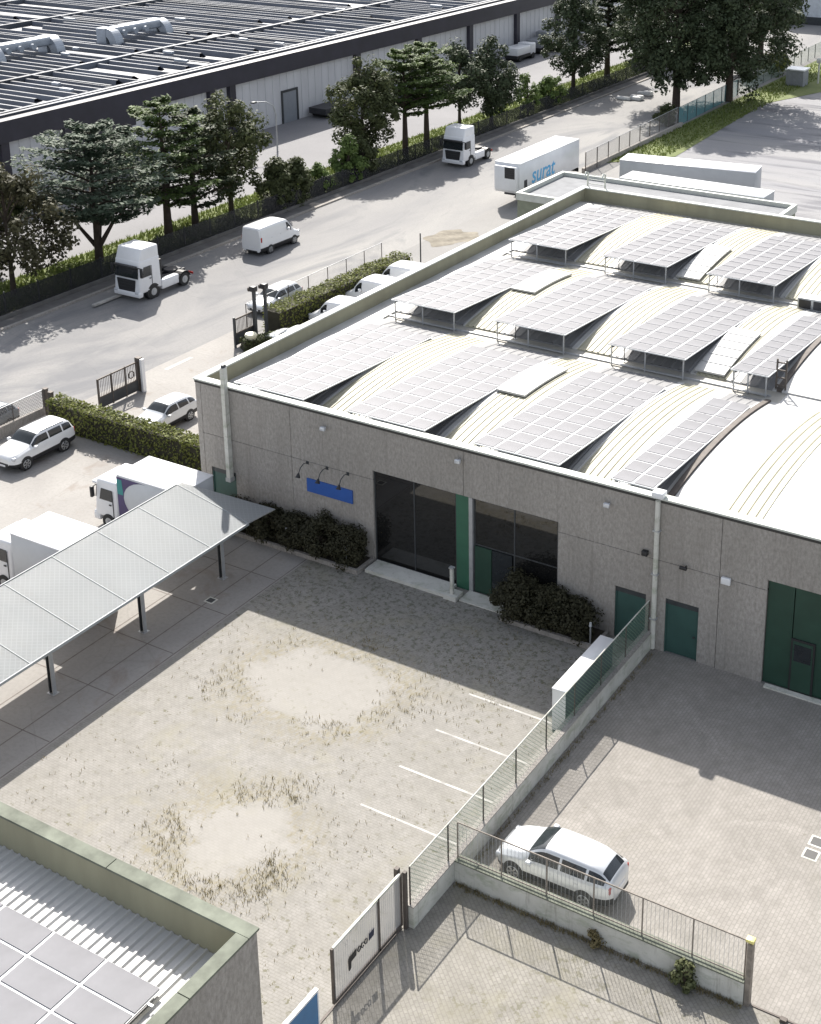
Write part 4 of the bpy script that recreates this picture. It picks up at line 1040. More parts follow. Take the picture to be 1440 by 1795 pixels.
def make_car(label, tab, L, W, H, paint, loc, rz, cat='car', name='parked_car', group=None, wb=.59, fo=.19, rw=.32, glass=(.30, .43, .905, .965), pillars=(.30, .565, .585, .785, .805, .90), sidex=(.315, .93), vis=True):
    t = thing(name, label, cat, loc, rz, group)
    NS = 64; hz_ = H / 1.5; hw = W / 1.8
    ss = sorted(v for v in set([i / NS for i in range(NS + 1)] + list(glass) + list(pillars)) if v <= 1)
    rings = []
    for s in ss:
        zb, zbe, zc, zt, wbt, wbe, wc = lerp_tab(tab, s)
        ctrl = [(0, zb), (wbt * .82, zb), (wbt * .985, zb + .10), (wbt, zb + (zbe - zb) * .45), (wbe * 1.0, zbe - .05), (wbe * .975, zbe)]
        top = []
        for j in range(1, 6):
            f = j / 6; top.append((wbe * .975 + (wc - wbe * .975) * f + .03 * sin(pi * f) * (zc - zbe > .2), zbe + (zc - zbe) * f))
        top += [(wc, zc), (wc * .93, zc + (zt - zc) * .42), (wc * .6, zc + (zt - zc) * .8), (0, zt)]
        rings.append([(y * hw, z * hz_) for y, z in ctrl + top])
    K = len(rings[0]); full = 2 * K - 2
    def pt(i, k):
        x = L / 2 - ss[i] * L
        k %= full
        if k < K: y, z = rings[i][k]
        else: y, z = rings[i][full - k]; y = -y
        return (x, y, z)
    body, ws, rg, sgl = MB(), MB(), MB(), MB()
    parts = {}
    verts = [pt(i, k) for i in range(len(ss)) for k in range(full)]
    fb, fw_, fr, fs_, ft = [], [], [], [], []
    for i in range(len(ss) - 1):
        sm = (ss[i] + ss[i + 1]) / 2
        for k in range(full):
            kk = k if k < K - 1 else full - 1 - k      # mirrored band index 0..K-2
            f = (i * full + k, i * full + (k + 1) % full, (i + 1) * full + (k + 1) % full, (i + 1) * full + k)
            zc_ = lerp_tab(tab, sm); tall = zc_[2] - zc_[1]
            if kk >= 11 and glass[0] < sm < glass[1]: fw_.append(f)
            elif kk >= 11 and glass[2] < sm < glass[3]: fr.append(f)
            elif 6 <= kk <= 9 and tall > .16 and sidex[0] < sm < sidex[1] and not any(pillars[j] < sm < pillars[j + 1] for j in range(1, len(pillars) - 1, 2)): fs_.append(f)
            elif kk <= 2: ft.append(f)
            else: fb.append(f)
    def sub(fl, m, nm, extra=None):
        used = sorted({v for f in fl for v in f}); mp = {v: i for i, v in enumerate(used)}
        b = MB(); b.add([verts[v] for v in used], [[mp[v] for v in f][::-1] for f in fl], m, True)
        return b
    b = sub(fb, paint, 'body')
    o0 = len(b.v)
    ringA = [verts[k] for k in range(full)]; ringB = [verts[(len(ss) - 1) * full + k] for k in range(full)]
    b.add(ringA, [tuple(range(full))], paint); b.add(ringB, [tuple(range(full - 1, -1, -1))], paint)
    b.build('body', t)
    sub(ft, TRIM, 'sill').build('sill', t)
    sub(fw_, GLASSW, 'ws').build('windscreen', t)
    if fr: sub(fr, GLASSD, 'rw').build('rear_window', t)
    runs = {}
    for f in fs_:
        xm_ = .5 - sum(verts[v][0] for v in f) / 4 / L; ym_ = sum(verts[v][1] for v in f)
        runs.setdefault((ym_ > 0, sum(xm_ > p for p in pillars[1:-1:2])), []).append(f)
    for fl in runs.values(): sub(fl, GLASSD, 'sg').build('side_window', t)
    # wheels
    xf = L / 2 - fo * L; xr = xf - wb * L
    for x in (xf, xr):
        for s in (-1, 1):
            y = s * W / 2
            b = MB(); b.tube([(x, s * (W / 2 - .25), rw + .02), (x, s * (W / 2 + .004), rw + .02)], rw + .055, TRIM, 22); b.build('wheel_arch', t)
            b = MB(); b.tube([(x, s * (W / 2 - .20), rw), (x, s * (W / 2 - .0), rw), (x, s * (W / 2 + .016), rw)], [rw, rw, rw - .03], TYRE, 22); wobj = b.build('wheel', t)
            b = MB(); b.tube([(x, s * (W / 2 + .0), rw), (x, s * (W / 2 + .021), rw)], rw * .66, TRIM, 20)
            for q in range(6):
                a = q * pi / 3; p0 = Vector((x, s * (W / 2 + .024), rw)); p1 = p0 + Vector((cos(a), 0, sin(a))) * rw * .64; bar(b, p0, p1, .05 if abs(sin(a)) < 2 else .05, .06, ALLOY)
            b.tube([(x, s * (W / 2 + .018), rw), (x, s * (W / 2 + .028), rw)], rw * .17, ALLOY, 10)
            b.tube([(x + rw * .64 * cos(a), s * (W / 2 + .022), rw + rw * .64 * sin(a)) for a in [2 * pi * j / 20 for j in range(21)]], .022, ALLOY, 6, False)
            b.build('rim', wobj)
    zl = tab[2][2] * hz_
    for s in (-1, 1):
        yh = lerp_tab(tab, .045)[5] * hw - .10; b = MB(); b.bbox(L / 2 - .34, L / 2 - .075, s * yh - .12, s * yh + .12, zl - .15, zl + .02, LAMPC, .05); b.build('headlight', t)
        b = MB(); yt = lerp_tab(tab, .978)[5] * hw - .07; b.bbox(-L / 2 + .055, -L / 2 + .20, s * yt - .07, s * yt + .075, .74 * hz_, 1.0 * hz_, LAMPR, .04); b.build('tail_light', t)
        sm = .335; xm = L / 2 - sm * L
        b = MB(); b.bbox(xm - .10, xm + .10, s * (W / 2 + .10) - .10, s * (W / 2 + .10) + .08, .92 * hz_, 1.06 * hz_, paint, .04); b.build('mirror', t)
        b = MB()
        for sd in (.50, .72): b.box(L / 2 - sd * L - .09, L / 2 - sd * L + .09, s * (W / 2 - .004) - .012, s * (W / 2 - .004) + .012, .83 * hz_, .86 * hz_, paint)
        b.build('door_handle', t)
    for s in (-1, 1):
        b = MB(); za = lerp_tab(tab, .5)[0] * hz_ + .12
        for sd in (.345, .575) if cat != 'van' else (.235, .345):
            zt_ = lerp_tab(tab, sd)[1] * hz_ - .04
            bar(b, (L / 2 - sd * L, s * (W / 2 - .001), za), (L / 2 - sd * L, s * (W / 2 - .001), za + (zt_ - za) * .55), .008, .012, TRIM)
        b.build('door_seam', t)
        if cat == 'SUV':
            b = MB(); b.tube([(L / 2 - q * L, s * W * .345, lerp_tab(tab, q)[2] * hz_ + .045) for q in (.48, .6, .75, .86)], .022, CHASSIS, 6); b.build('roof_rail', t)
    b = MB(); b.box(L / 2 - .03, L / 2 + .012, -.48, .48, .32 * hz_, .50 * hz_, TRIM); b.build('grille', t)
    b = MB(); b.box(L / 2 + .0, L / 2 + .022, -.26, .26, .36, .47, WHITE); b.build('number_plate', t)
    b = MB(); b.box(-L / 2 - .012, -L / 2 + .02, -.26, .26, .62, .73, WHITE); b.build('number_plate', t)
    b = MB(); b.box(-L / 2 - .008, -L / 2 + .1, -.55, .55, .30, .42, TRIM); b.build('rear_bumper_trim', t)
    return t
make_car('silver-white estate car parked tight behind the railing wall in the right yard', HATCHL, 4.35, 1.78, 1.52, CARSILVER, (-17.45, 34.12, .012), R(180), wb=.60, fo=.19)
make_car('white SUV with roof rails parked by the fence at the left edge', SUVT, 4.45, 1.86, 1.68, CARWHITE, (-57.0, 47.75, .006), R(-90), 'SUV', wb=.60, fo=.19, rw=.36)
make_car('pale silver hatchback between the ivy hedge and the factory wall', HATCH, 3.9, 1.72, 1.48, CARSILVER, (-53.75, 54.5, .006), R(-90))
make_car('dark grey car parked in the street behind the mesh fence at the left edge', HATCH, 4.2, 1.75, 1.5, CARGREY, (-61.75, 48.3, .006), R(-90))
make_car('silver car parked in the street beyond the long hedge', WAGON, 4.4, 1.76, 1.45, CARSILVER, (-60.9, 73.3, .006), R(-90))
make_car('white car nearest the lamp poles in the strip behind the factory', HATCH, 4.1, 1.74, 1.5, CARWHITE, (-54.6, 67.6, .006), R(178), group='white cars and vans beside the factory')
make_car('white car half hidden by the parapet, beside the lamp-pole car', HATCH, 4.1, 1.74, 1.5, CARWHITE, (-52.6, 69.6, .006), R(182), group='white cars and vans beside the factory')
VAN = [(0.0, .36, .74, .82, .85, .74, .78, .62), (.02, .28, .9, .98, 1.02, .86, .86, .74), (.09, .24, 1.08, 1.2, 1.25, .92, .92, .80), (.16, .22, 1.2, 1.34, 1.38, .93, .93, .82), (.175, .22, 1.22, 1.40, 1.44, .93, .93, .82),
       (.30, .22, 1.28, 2.28, 2.36, .93, .93, .76), (.36, .22, 1.28, 2.38, 2.46, .93, .93, .77), (.6, .24, 1.28, 2.42, 2.5, .93, .93, .79), (.97, .28, 1.28, 2.40, 2.48, .93, .93, .79), (.992, .3, 1.26, 2.34, 2.4, .91, .91, .76), (1.0, .36, 1.2, 2.26, 2.32, .87, .88, .72)]
def make_van(label, loc, rz, L=5.6, H=2.55, group=None, paint=CARWHITE):
    tab = [(r[0],) + tuple(v * 1.5 / 2.5 for v in r[1:5]) + tuple(v * .9 / .93 for v in r[5:]) for r in VAN]
    return make_car(label, tab, L, 1.98, H, paint, loc, rz, 'van', 'panel_van', group, wb=.60, fo=.175, rw=.34, glass=(.18, .295, 2, 3), pillars=(.2, .345, 1.1), sidex=(.235, .345))
make_van('white panel van parked on the street along the dark fence', (-69.9, 84.1, .006), R(90), 5.0, 2.3)
make_van('white van with dark rear opening beside the factory, nearest the hedge gap', (-54.3, 72.4, .006), R(182), 4.6, 2.0, 'white cars and vans beside the factory')
make_van('white van beside the factory, second from the far end of the hedge', (-54.3, 76.6, .006), R(178), 5.2, 2.3, 'white cars and vans beside the factory')
make_van('white van beside the factory at the far end of the hedge', (-54.4, 80.2, .006), R(181), 5.2, 2.3, 'white cars and vans beside the factory')

# ------------------------------------------------------------------ trucks
def wheel(t, x, y, r, wd, name='wheel'):
    s = 1 if y > 0 else -1
    b = MB(); b.tube([(x, y - wd / 2, r), (x, y + wd / 2, r)], r, TYRE, 20); o = b.build(name, t)
    b = MB(); b.tube([(x, y + s * (wd / 2 - .02), r), (x, y + s * (wd / 2 + .01), r)], r * .55, STEEL, 14); b.tube([(x, y + s * (wd / 2), r), (x, y + s * (wd / 2 + .05), r)], r * .22, STEEL, 10); b.build('rim', o)
def cab(t, xf, L, W, z0, z1, paint, fairing=.0, ztop=None, small=False):
    """front at xf, facing +x"""
    h = W / 2; ztop = ztop or z1
    def tap(p):
        x, y, z = p; f = max(0, (z - z0) / (z1 - z0))
        if x > xf - L / 2: x -= .22 * max(0, f - .35) / .65
        y *= 1 - .05 * f
        return (x, y, z)
    b = MB(); b.bbox(xf - L, xf, -h, h, z0, z1, paint, .14, 3, tap); b.build('cab', t)
    if ztop > z1:
        def tf(p):
            x, y, z = p
            if x > xf - L / 2 and z > z1: x -= .34
            return (x, y * (.93 if z > z1 else .95), z)
        b = MB(); b.bbox(xf - L + .02, xf - .22, -h * .98, h * .98, z1 - .15, ztop, paint, .12, 3, tf); b.build('roof_fairing', t)
    zw0, zw1 = z0 + (z1 - z0) * .47, z0 + (z1 - z0) * .80
    def wx(z): return xf - .22 * max(0, (z - z0) / (z1 - z0) - .35) / .65
    b = MB(); vs = [(wx(zw0) + .025, -h * .88, zw0), (wx(zw0) + .025, h * .88, zw0), (wx(zw1) + .025, h * .86, zw1), (wx(zw1) + .025, -h * .86, zw1)]
    vs += [(x - .06, y, z) for x, y, z in vs]
    b.add(vs, [(0, 1, 2, 3), (7, 6, 5, 4), (0, 4, 5, 1), (1, 5, 6, 2), (2, 6, 7, 3), (3, 7, 4, 0)], GLASSD); b.build('windscreen', t)
    b = MB(); b.bbox(xf - .1, xf + .16, -h * .86, h * .86, zw1 + .0, zw1 + .14, TRIM if not small else paint, .03); b.build('sun_visor', t)
    zg0, zg1 = z0 + .14, z0 + (z1 - z0) * .42
    b = MB(); b.prism([(-h * .70, zg1), (h * .70, zg1), (h * .6, zg0), (-h * .6, zg0)], 'x', xf - .02, xf + .03, TRIM)
    for k in range(4): zz = zg0 + (zg1 - zg0) * (k + .5) / 4; b.box(xf + .03, xf + .045, -h * .5, h * .5, zz - .015, zz + .015, CHASSIS)
    b.build('grille', t)
    b = MB(); b.bbox(xf - .35, xf + .07, -h, h, z0 - .25, z0 + .16, paint, .07); b.build('bumper', t)
    for s in (-1, 1):
        b = MB(); b.bbox(xf - .1, xf + .085, s * h * .80 - .2, s * h * .80 + .16, z0 + .0, z0 + .2, LAMPC, .05); b.build('headlight', t)
        b = MB(); y = s * (h * .978); za, zb_ = zw0 + .02, zw1 - .05
        vs = [(xf - .42, y, za), (xf - 1.25, y, za), (xf - 1.25, y * .985, zb_), (xf - .56, y * .985, zb_)]; vs = vs + [(p[0], p[1] + s * .03, p[2]) for p in vs]
        fsx = [(4, 5, 6, 7), (0, 1, 5, 4), (1, 2, 6, 5), (2, 3, 7, 6), (3, 0, 4, 7)]
        b.add(vs, fsx, GLASSD); b.build('side_window', t)
        b = MB(); b.bbox(xf - .2, xf - .06, min(s * (h + .06), s * (h + .26)), max(s * (h + .06), s * (h + .26)), zw0 + .12, zw1 + .02, TRIM, .03); b.box(xf - .16, xf - .08, s * (h * .9), s * (h + .1), zw1 - .02, zw1 + .03, TRIM); b.build('mirror', t)
        b = MB(); b.box(xf - 1.32, xf - 1.28, s * (h + .004) - .01, s * (h + .004) + .01, z0 + .1, zb_, CHASSIS); b.box(xf - 1.2, xf - 1.05, s * (h + .02) - .015, s * (h + .02) + .015, zw0 - .2, zw0 - .14, TRIM); b.build('door_seam', t)
def make_tractor(label, loc, rz, dark=False):
    t = thing('tractor_truck', label, 'truck', loc, rz, 'white tractor units parked on the street')
    cab(t, 3.0, 2.25, 2.48, .62, 3.05, WHITE, ztop=3.85)
    b = MB(); b.box(-2.55, 2.6, -.42, -.28, .72, .98, CHASSIS); b.box(-2.55, 2.6, .28, .42, .72, .98, CHASSIS); b.box(-2.5, 1, -.28, .28, .78, .84, CHASSIS); b.build('chassis', t)
    for s in (-1, 1):
        b = MB(); b.bbox(-1.05, .72, s * 1.22 if s < 0 else .72, -.72 if s < 0 else 1.22, .38, 1.08, WHITE, .08); b.build('side_skirt', t)
        b = MB(); b.tube([(1.62, s * .86, .5), (1.62, s * 1.235, .5)], .62, TRIM, 22); b.build('wheel_arch', t)
        wheel(t, 1.62, s * 1.09, .5, .33); wheel(t, -1.6, s * .96, .5, .58)
        b = MB(); n = 8
        for i in range(n):
            a0, a1 = pi * (.08 + .84 * i / n), pi * (.08 + .84 * (i + 1) / n)
            bar(b, (-1.6 + .62 * cos(a0), s * .96, .5 + .62 * sin(a0)), (-1.6 + .62 * cos(a1), s * .96, .5 + .62 * sin(a1)), .6, .04, TRIM)
        b.build('mudguard', t)
        b = MB(); b.box(-2.6, -2.55, s * .95 - .22, s * .95 + .22, .62, .78, LAMPR); b.build('tail_light', t)
    b = MB(); b.tube([(-1.5, 0, 1.0), (-1.5, 0, 1.14)], .5, CHASSIS, 16); b.bbox(-2.2, -1.2, -.45, .45, 1.0, 1.1, CHASSIS, .03); b.build('fifth_wheel', t)
    b = MB(); b.box(.45, .73, -1.0, 1.0, 1.0, 2.6, TRIM); b.build('cab_rear_unit', t)
    return t
make_tractor('white tractor unit with tall roof fairing on the street below the cedar', (-70.7, 71.9, .006), R(-90))
make_tractor('white tractor unit farther up the street near the reefer trailer', (-71.1, 116.2, .006), R(-90))
b = MB(); b.box(-71.9, -71.6, 66.6, 69.2, .1, .22, MARK); tag(b.build('timber_beam'), 'white painted beam on the ground in front of the tractor unit', 'beam')
def make_box_truck(label, loc, rz, livery):
    t = thing('box_truck', label, 'truck', loc, rz, 'white box trucks under the canopy edge')
    cab(t, 2.95, 1.6, 2.15, .6, 2.6, WHITE, small=True)
    b = MB(); b.bbox(-2.9, 1.2, -1.14, 1.14, .95, 3.2, BOXSIDE, .03, 1); b.build('cargo_box', t)
    b = MB(); b.bbox(-2.92, 1.22, -1.16, 1.16, 3.18, 3.25, WHITE, .02, 1); b.build('box_roof', t)
    if livery:
        # dark livery at the front of the box, cut by a big pale curve
        for s in (1,):
            b = MB(); pts = [(1.19, 1.0), (1.19, 3.12)] + [(.80 - 1.5 * (1 - sin(a)), 2.06 + 1.06 * cos(a)) for a in [pi * j / 12 for j in range(13)]]
            b.prism(pts, 'y', 1.142, 1.15, PURPLE); b.build('livery_panel', t)
            b = MB(); b.prism([(1.17, 2.2), (1.17, 3.0), (.85, 3.0), (.80, 2.2)], 'y', 1.151, 1.156, TEAL); b.build('livery_panel', t)
    b = MB(); b.bbox(1.2, 1.34, -.9, .9, 2.65, 3.1, TRIM if livery else WHITE, .05); b.build('cooling_unit', t)
    b = MB(); b.box(-2.9, 2.6, -.45, .45, .5, .95, CHASSIS); b.build('chassis', t)
    for s in (-1, 1):
        wheel(t, 2.0, s * .98, .42, .26); wheel(t, -1.6, s * .92, .42, .46)
        b = MB(); b.box(-.9, 1.1, s * 1.16 - .03, s * 1.16 + .03, .45, .95, TRIM); b.build('side_guard', t)
    return t
make_box_truck('white box truck with dark purple side livery beside the canopy and factory corner', (-45.55, 44.92, .006), R(180), True)
make_box_truck('plain white box truck at the left edge behind the canopy', (-45.45, 38.35, .006), R(180), False)
def make_trailer(label, loc, rz, L, reefer=False, txt=None, H=3.9, side=WHITE):
    t = thing('semi_trailer', label, 'trailer', loc, rz, 'white semi-trailers near the annexe')
    b = MB(); b.bbox(-L / 2, L / 2, -1.27, 1.27, 1.22, H - .05, side, .03, 1); b.build('cargo_box', t)
    b = MB(); b.bbox(-L / 2 - .02, L / 2 + .02, -1.29, 1.29, H - .06, H + .02, WHITE, .02, 1); b.build('box_roof', t)
    b = MB(); b.box(-L / 2 + .1, L / 2 - .3, -.5, .5, .95, 1.2, CHASSIS); b.build('chassis', t)
    for x in (-L / 2 + 1.6, -L / 2 + 2.9, -L / 2 + 4.2):
        for s in (-1, 1): wheel(t, x, s * 1.05, .5, .38)
    for s in (-1, 1):
        b = MB(); b.box(L / 2 - 3.0, L / 2 - 2.85, s * .8 - .08, s * .8 + .08, 0, 1.0, CHASSIS); b.box(L / 2 - 3.1, L / 2 - 2.75, s * .8 - .15, s * .8 + .15, 0, .05, CHASSIS); b.build('landing_leg', t)
        b = MB(); b.box(-L / 2 + 4.8, L / 2 - 3.3, s * 1.2 - .02, s * 1.2 + .02, .5, 1.05, STEEL); b.build('side_guard', t)
    b = MB(); b.box(-L / 2 - .06, -L / 2 - .03, -1.2, 1.2, .75, 1.15, TRIM); b.build('rear_bumper', t)
    if reefer:
        b = MB(); b.bbox(L / 2, L / 2 + .42, -1.1, 1.1, 1.5, H - .25, WHITE, .06); u = b.build('cooling_unit', t)
        b = MB(); b.box(L / 2 + .40, L / 2 + .435, -.05, .95, 2.6, H - .32, TRIM)
        for k in range(5): b.box(L / 2 + .435, L / 2 + .445, -.0, .9, 2.68 + k * .17, 2.70 + k * .17, CHASSIS)
        b.build('grille', u)
        b = MB(); b.box(L / 2 - 1.2, L / 2 - .7, 1.272, 1.30, 1.3, 2.3, CHASSIS); b.build('side_locker', t)
    if txt:
        m = Matrix.Translation((L / 2 - 2.0, 1.28, 1.75)) @ Matrix.Rotation(pi, 4, 'Z') @ Matrix.Rotation(pi / 2, 4, 'X')
        lettering(txt, 2.1, LBLUE, t, m, .18)
    return t
make_trailer('white reefer trailer with blue side lettering standing at the right of the street', (-59.7, 109.6, .006), R(-90), 11.2, True, 'surat')
make_trailer('long white trailer with grey side standing behind the annexe, the farther of two', (-46.0, 112.0, .006), R(8), 12.0, side=TRLSIDE)
make_trailer('white trailer standing right behind the annexe parapet, the nearer of two', (-42.8, 105.6, .006), R(0), 12.6, side=TRLSIDE)

# ------------------------------------------------------------------ vegetation
def leaf(b, p, n, size, rr, asp=1.6):
    n = Vector(n).normalized(); u = n.orthogonal().normalized(); a = rr.uniform(0, 2 * pi)
    u = (u * cos(a) + n.cross(u) * sin(a)); v = n.cross(u); p = Vector(p); s = size * rr.uniform(.6, 1.3)
    o = len(b[0]); b[0].extend([p - u * s * asp * .5, p + v * s * .42, p + u * s * asp * .5, p - v * s * .42]); b[1].append((o, o + 1, o + 2, o + 3))
def leaves_obj(b, name, m, parent, loc=None):
    mb = MB(); mb.add(b[0], b[1], m, False); return mb.build(name, parent, loc)
def rnd_unit(rr):
    while True:
        v = Vector((rr.uniform(-1, 1), rr.uniform(-1, 1), rr.uniform(-1, 1)))
        if .05 < v.length < 1: return v.normalized()
def trunk_part(t, pts, r0, r1, limbs=()):
    b = MB(); n = len(pts); b.tube(pts, [r0 + (r1 - r0) * i / (n - 1) for i in range(n)], BARK, 9)
    for p, q, ra, rb in limbs:
        mid = Vector(p).lerp(Vector(q), .5) + Vector((0, 0, .15 * (Vector(q) - Vector(p)).length * .5)); b.tube([p, mid, q], [ra, (ra + rb) / 2, rb], BARK, 6)
    return b.build('trunk', t)
def tree_layered(t, H, Rw, seed, m, base=.28, n=34, per=150, flat=.12, lean=(0, 0), fork=True, top=.55, lsize=.24, forks=()):
    """cedar: near horizontal plates of needles on limbs"""
    rr = random.Random(seed); b = ([], []); limbs = []
    for i in range(n):
        f = (i + rr.uniform(.1, .9)) / n; h = H * (base + (1 - base) * f)
        prof = (sin(pi * min(1, f * 1.15 + .12)) ** .6 if f < .75 else (1 - f) / .25 * .62 + .2)
        rad = Rw * max(.2, prof) * rr.uniform(.7, 1.08); ang = i * 2.399 + rr.uniform(-.4, .4)
        d = Vector((cos(ang), sin(ang), 0)); drop = rr.uniform(-.06, .10)
        root = Vector((lean[0] * f, lean[1] * f, h - rad * .18)); tip = root + d * rad + Vector((0, 0, rad * (.22 + drop)))
        limbs.append((root, root.lerp(tip, .85), .10 * (1 - f) + .05, .025))
        side = Vector((-d.y, d.x, 0))
        for k in range(int(per * 1.4)):
            s = rr.random() ** .75 * .92 + .12; w_ = rad * .42 * (1 - (2 * abs(s - .62)) ** 2 * .6)
            p = root.lerp(tip, s) + side * rr.uniform(-1, 1) * w_ + Vector((0, 0, rr.gauss(0, flat * .8) + .12))
            nn = Vector((rr.gauss(0, .35), rr.gauss(0, .35), 1)); leaf(b, p, nn, lsize, rr, 1.9)
    leaves_obj(b, 'crown', m, t)
    pts = [(0, 0, 0), (lean[0] * .2, lean[1] * .2, H * .3), (lean[0] * .6, lean[1] * .6, H * .65), (lean[0], lean[1], H * .96)]
    limbs += [(Vector((0, 0, H * .10)), Vector(f), H * .02, .05) for f in forks]
    trunk_part(t, pts, H * .033, .04, limbs)
def tree_broad(t, H, Rx, seed, m, base=.2, clumps=70, per=95, lsize=.24, shape=1.0, csize=.9, trunks=((0, 0),)):
    """broad-leaved: leaf clumps through an uneven ellipsoid"""
    rr = random.Random(seed); b = ([], []); limbs = []; zc = H * (base + 1) / 2; hz_ = H * (1 - base) / 2
    for i in range(clumps):
        d = rnd_unit(rr); rf = rr.uniform(.35, 1.0) ** .6
        taper = 1.0 if d.z < 0 else 1 - .35 * d.z * shape
        c = Vector((d.x * Rx * rf * taper, d.y * Rx * rf * taper, zc + d.z * hz_ * rf)); cr = csize * rr.uniform(.55, 1.25)
        limbs.append((Vector((0, 0, min(c.z * .7, H * .7))), c, .07, .02)) if i % 3 == 0 else None
        for k in range(int(per * 1.35)):
            e = rnd_unit(rr); q = c + e * cr * rr.uniform(.5, 1.08) * Vector((1, 1, .8)).length / 1.6
            leaf(b, q, e + Vector((0, 0, .5)) + rnd_unit(rr) * .7, lsize, rr, 1.4)
    leaves_obj(b, 'crown', m, t)
    for j, (dx, dy) in enumerate(trunks):
        b2 = [l for l in limbs] if j == 0 else []
        trunk_part(t, [(dx, dy, 0), (dx * .8, dy * .8, H * .35), (dx * .3, dy * .3, H * .8)], H * .024, .05, b2)
def tree(label, x, y, fn, *a, group='trees along the verge', cat='tree', name='tree', **k):
    t = thing(name, label, cat, (x, y, .05), 0, group); fn(t, *a, **k); return t
VG = 'trees on the grass verge'
tree('spreading blue-green cedar with forked trunk behind the near white tractor unit', -78.9, 74.3, tree_layered, 10.7, 6.3, 11, L_CEDAR, base=.33, n=48, per=230, forks=((-3.2, -1.0, 4.2), (2.6, .8, 4.6), (-1.2, 2.2, 5)), group=VG, name='cedar_tree')
tree('tall green cedar with a pointed top right of the blue-green cedar', -78.9, 82.0, tree_layered, 11.4, 4.7, 12, L_GREEN, base=.26, n=38, per=170, group=VG, name='cedar_tree')
tree('dark green cedar hidden between the two larger cedars and the oval tree', -78.9, 85.2, tree_layered, 9.8, 4.3, 13, L_DARK, base=.2, n=30, per=150, group=VG, name='cedar_tree')
tree('oval bronze-green broad-leaved tree left of the slim street lamp', -79.0, 89.9, tree_broad, 10.6, 3.3, 14, L_BROAD, base=.16, clumps=80, per=95, group=VG, name='broadleaf_tree')
tree('bronze-leaved tree at the left picture edge', -78.6, 65.6, tree_broad, 9.6, 4.6, 15, L_BROWN, base=.12, clumps=75, per=85, csize=.9, group=VG, name='broadleaf_tree')
tree('small yellowish tree at the left edge in front of the dark fascia', -84.5, 69.0, tree_broad, 8.8, 2.6, 16, L_BROAD, base=.3, clumps=45, per=80, group=VG, name='broadleaf_tree')
tree('rounded dark broad-leaved tree left of the bright green cedar', -78.4, 108.6, tree_broad, 10.4, 3.6, 17, L_BROAD, base=.22, clumps=90, per=95, group=VG, name='broadleaf_tree')
tree('bright green flat-topped cedar standing by the far tractor unit, left trunk', -77.8, 115.0, tree_layered, 10.5, 4.6, 18, L_GREEN, base=.42, n=34, per=190, group=VG, name='cedar_tree')
tree('bright green cedar with a bare lower trunk, second trunk of the pair', -77.6, 118.6, tree_layered, 10.6, 4.8, 19, L_GREEN, base=.42, n=34, per=190, group=VG, name='cedar_tree')
tree('dark green rounded tree between the bright cedar and the columnar tree', -78.6, 126.6, tree_broad, 9.2, 3.3, 20, L_DARK, base=.3, clumps=70, per=90, group=VG, name='broadleaf_tree')
tree('dark columnar tree right of the bright green cedars', -77.4, 131.2, tree_broad, 9.4, 2.7, 21, L_DARK, base=.16, clumps=80, per=95, group=VG, name='broadleaf_tree')
tree('broad dark tree hiding the end of the warehouse fascia', -78.6, 153.0, tree_broad, 12.0, 4.0, 22, L_DARK, base=.1, clumps=110, per=100, group=VG, name='broadleaf_tree')
tree('dark tree with visible trunk just left of the two huge trees', -78.8, 162.8, tree_layered, 12.5, 3.9, 23, L_DARK, base=.28, n=36, per=150, lsize=.34, group=VG, name='cedar_tree')
tree('mid green tree behind the far end of the verge', -80.0, 178.0, tree_broad, 13.5, 4.8, 24, L_BROAD, base=.14, clumps=100, per=90, lsize=.34, group=VG, name='broadleaf_tree')
BG = 'huge dark trees at the right of the street'
tree('huge dark tree with low hanging crown left of the turquoise fence end', -63.9, 150.5, tree_broad, 20.5, 7.4, 31, L_DARK, base=.10, clumps=230, per=110, lsize=.30, csize=1.3, group=BG, name='broadleaf_tree')
tree('huge dark tree right of its twin over the turquoise fence', -59.8, 156.5, tree_broad, 21.5, 8.0, 32, L_DARK, base=.06, clumps=230, per=110, lsize=.30, csize=1.3, group=BG, name='broadleaf_tree')
tree('large dark tree behind the two huge ones beside the pale far building', -65.0, 181.0, tree_broad, 19, 6.0, 33, L_DARK, base=.2, clumps=180, per=100, lsize=.4, csize=1.35, group=BG, name='broadleaf_tree')
def shrub(label, x, y, H, Rx, seed, m, clumps=30, per=70, csize=.5, lsize=.22, base=.0, group='shrubs along the dark fence', z=.05):
    t = thing('shrub', label, 'shrub', (x, y, z), 0, group); tree_broad(t, H, Rx, seed, m, base, clumps, per, lsize, 1.0, csize); return t
shrub('dark upright conifer shrub behind the white van', -76.2, 92.6, 4.6, 1.5, 41, L_BROAD, 60, 90)
shrub('second upright conifer shrub behind the white van', -76.0, 95.0, 4.2, 1.4, 42, L_BROAD, 50, 90)
shrub('yellow-green shrub on the lit grass beside the conifer shrubs', -76.6, 98.6, 2.6, 1.4, 43, L_LIGHT, 36, 80)
shrub('yellow-green and dark shrub below the rounded dark tree', -76.1, 103.0, 4.3, 1.5, 44, L_LIGHT, 50, 90)
shrub('dark green shrub leaning over the fence below the rounded dark tree', -75.9, 105.0, 3.6, 1.4, 45, L_BROAD, 40, 80)
shrub('small sparse young tree standing alone in the gap of the verge', -76.4, 137.6, 5.0, 1.5, 46, L_LIGHT, 34, 60, .45)
shrub('light green bush right of the sparse young tree', -76.0, 142.5, 3.8, 1.7, 47, L_LIGHT, 40, 80)
shrub('dark bush at the street end beside the turquoise fence', -60.8, 140.6, 2.4, 1.1, 48, L_BROAD, 26, 70)
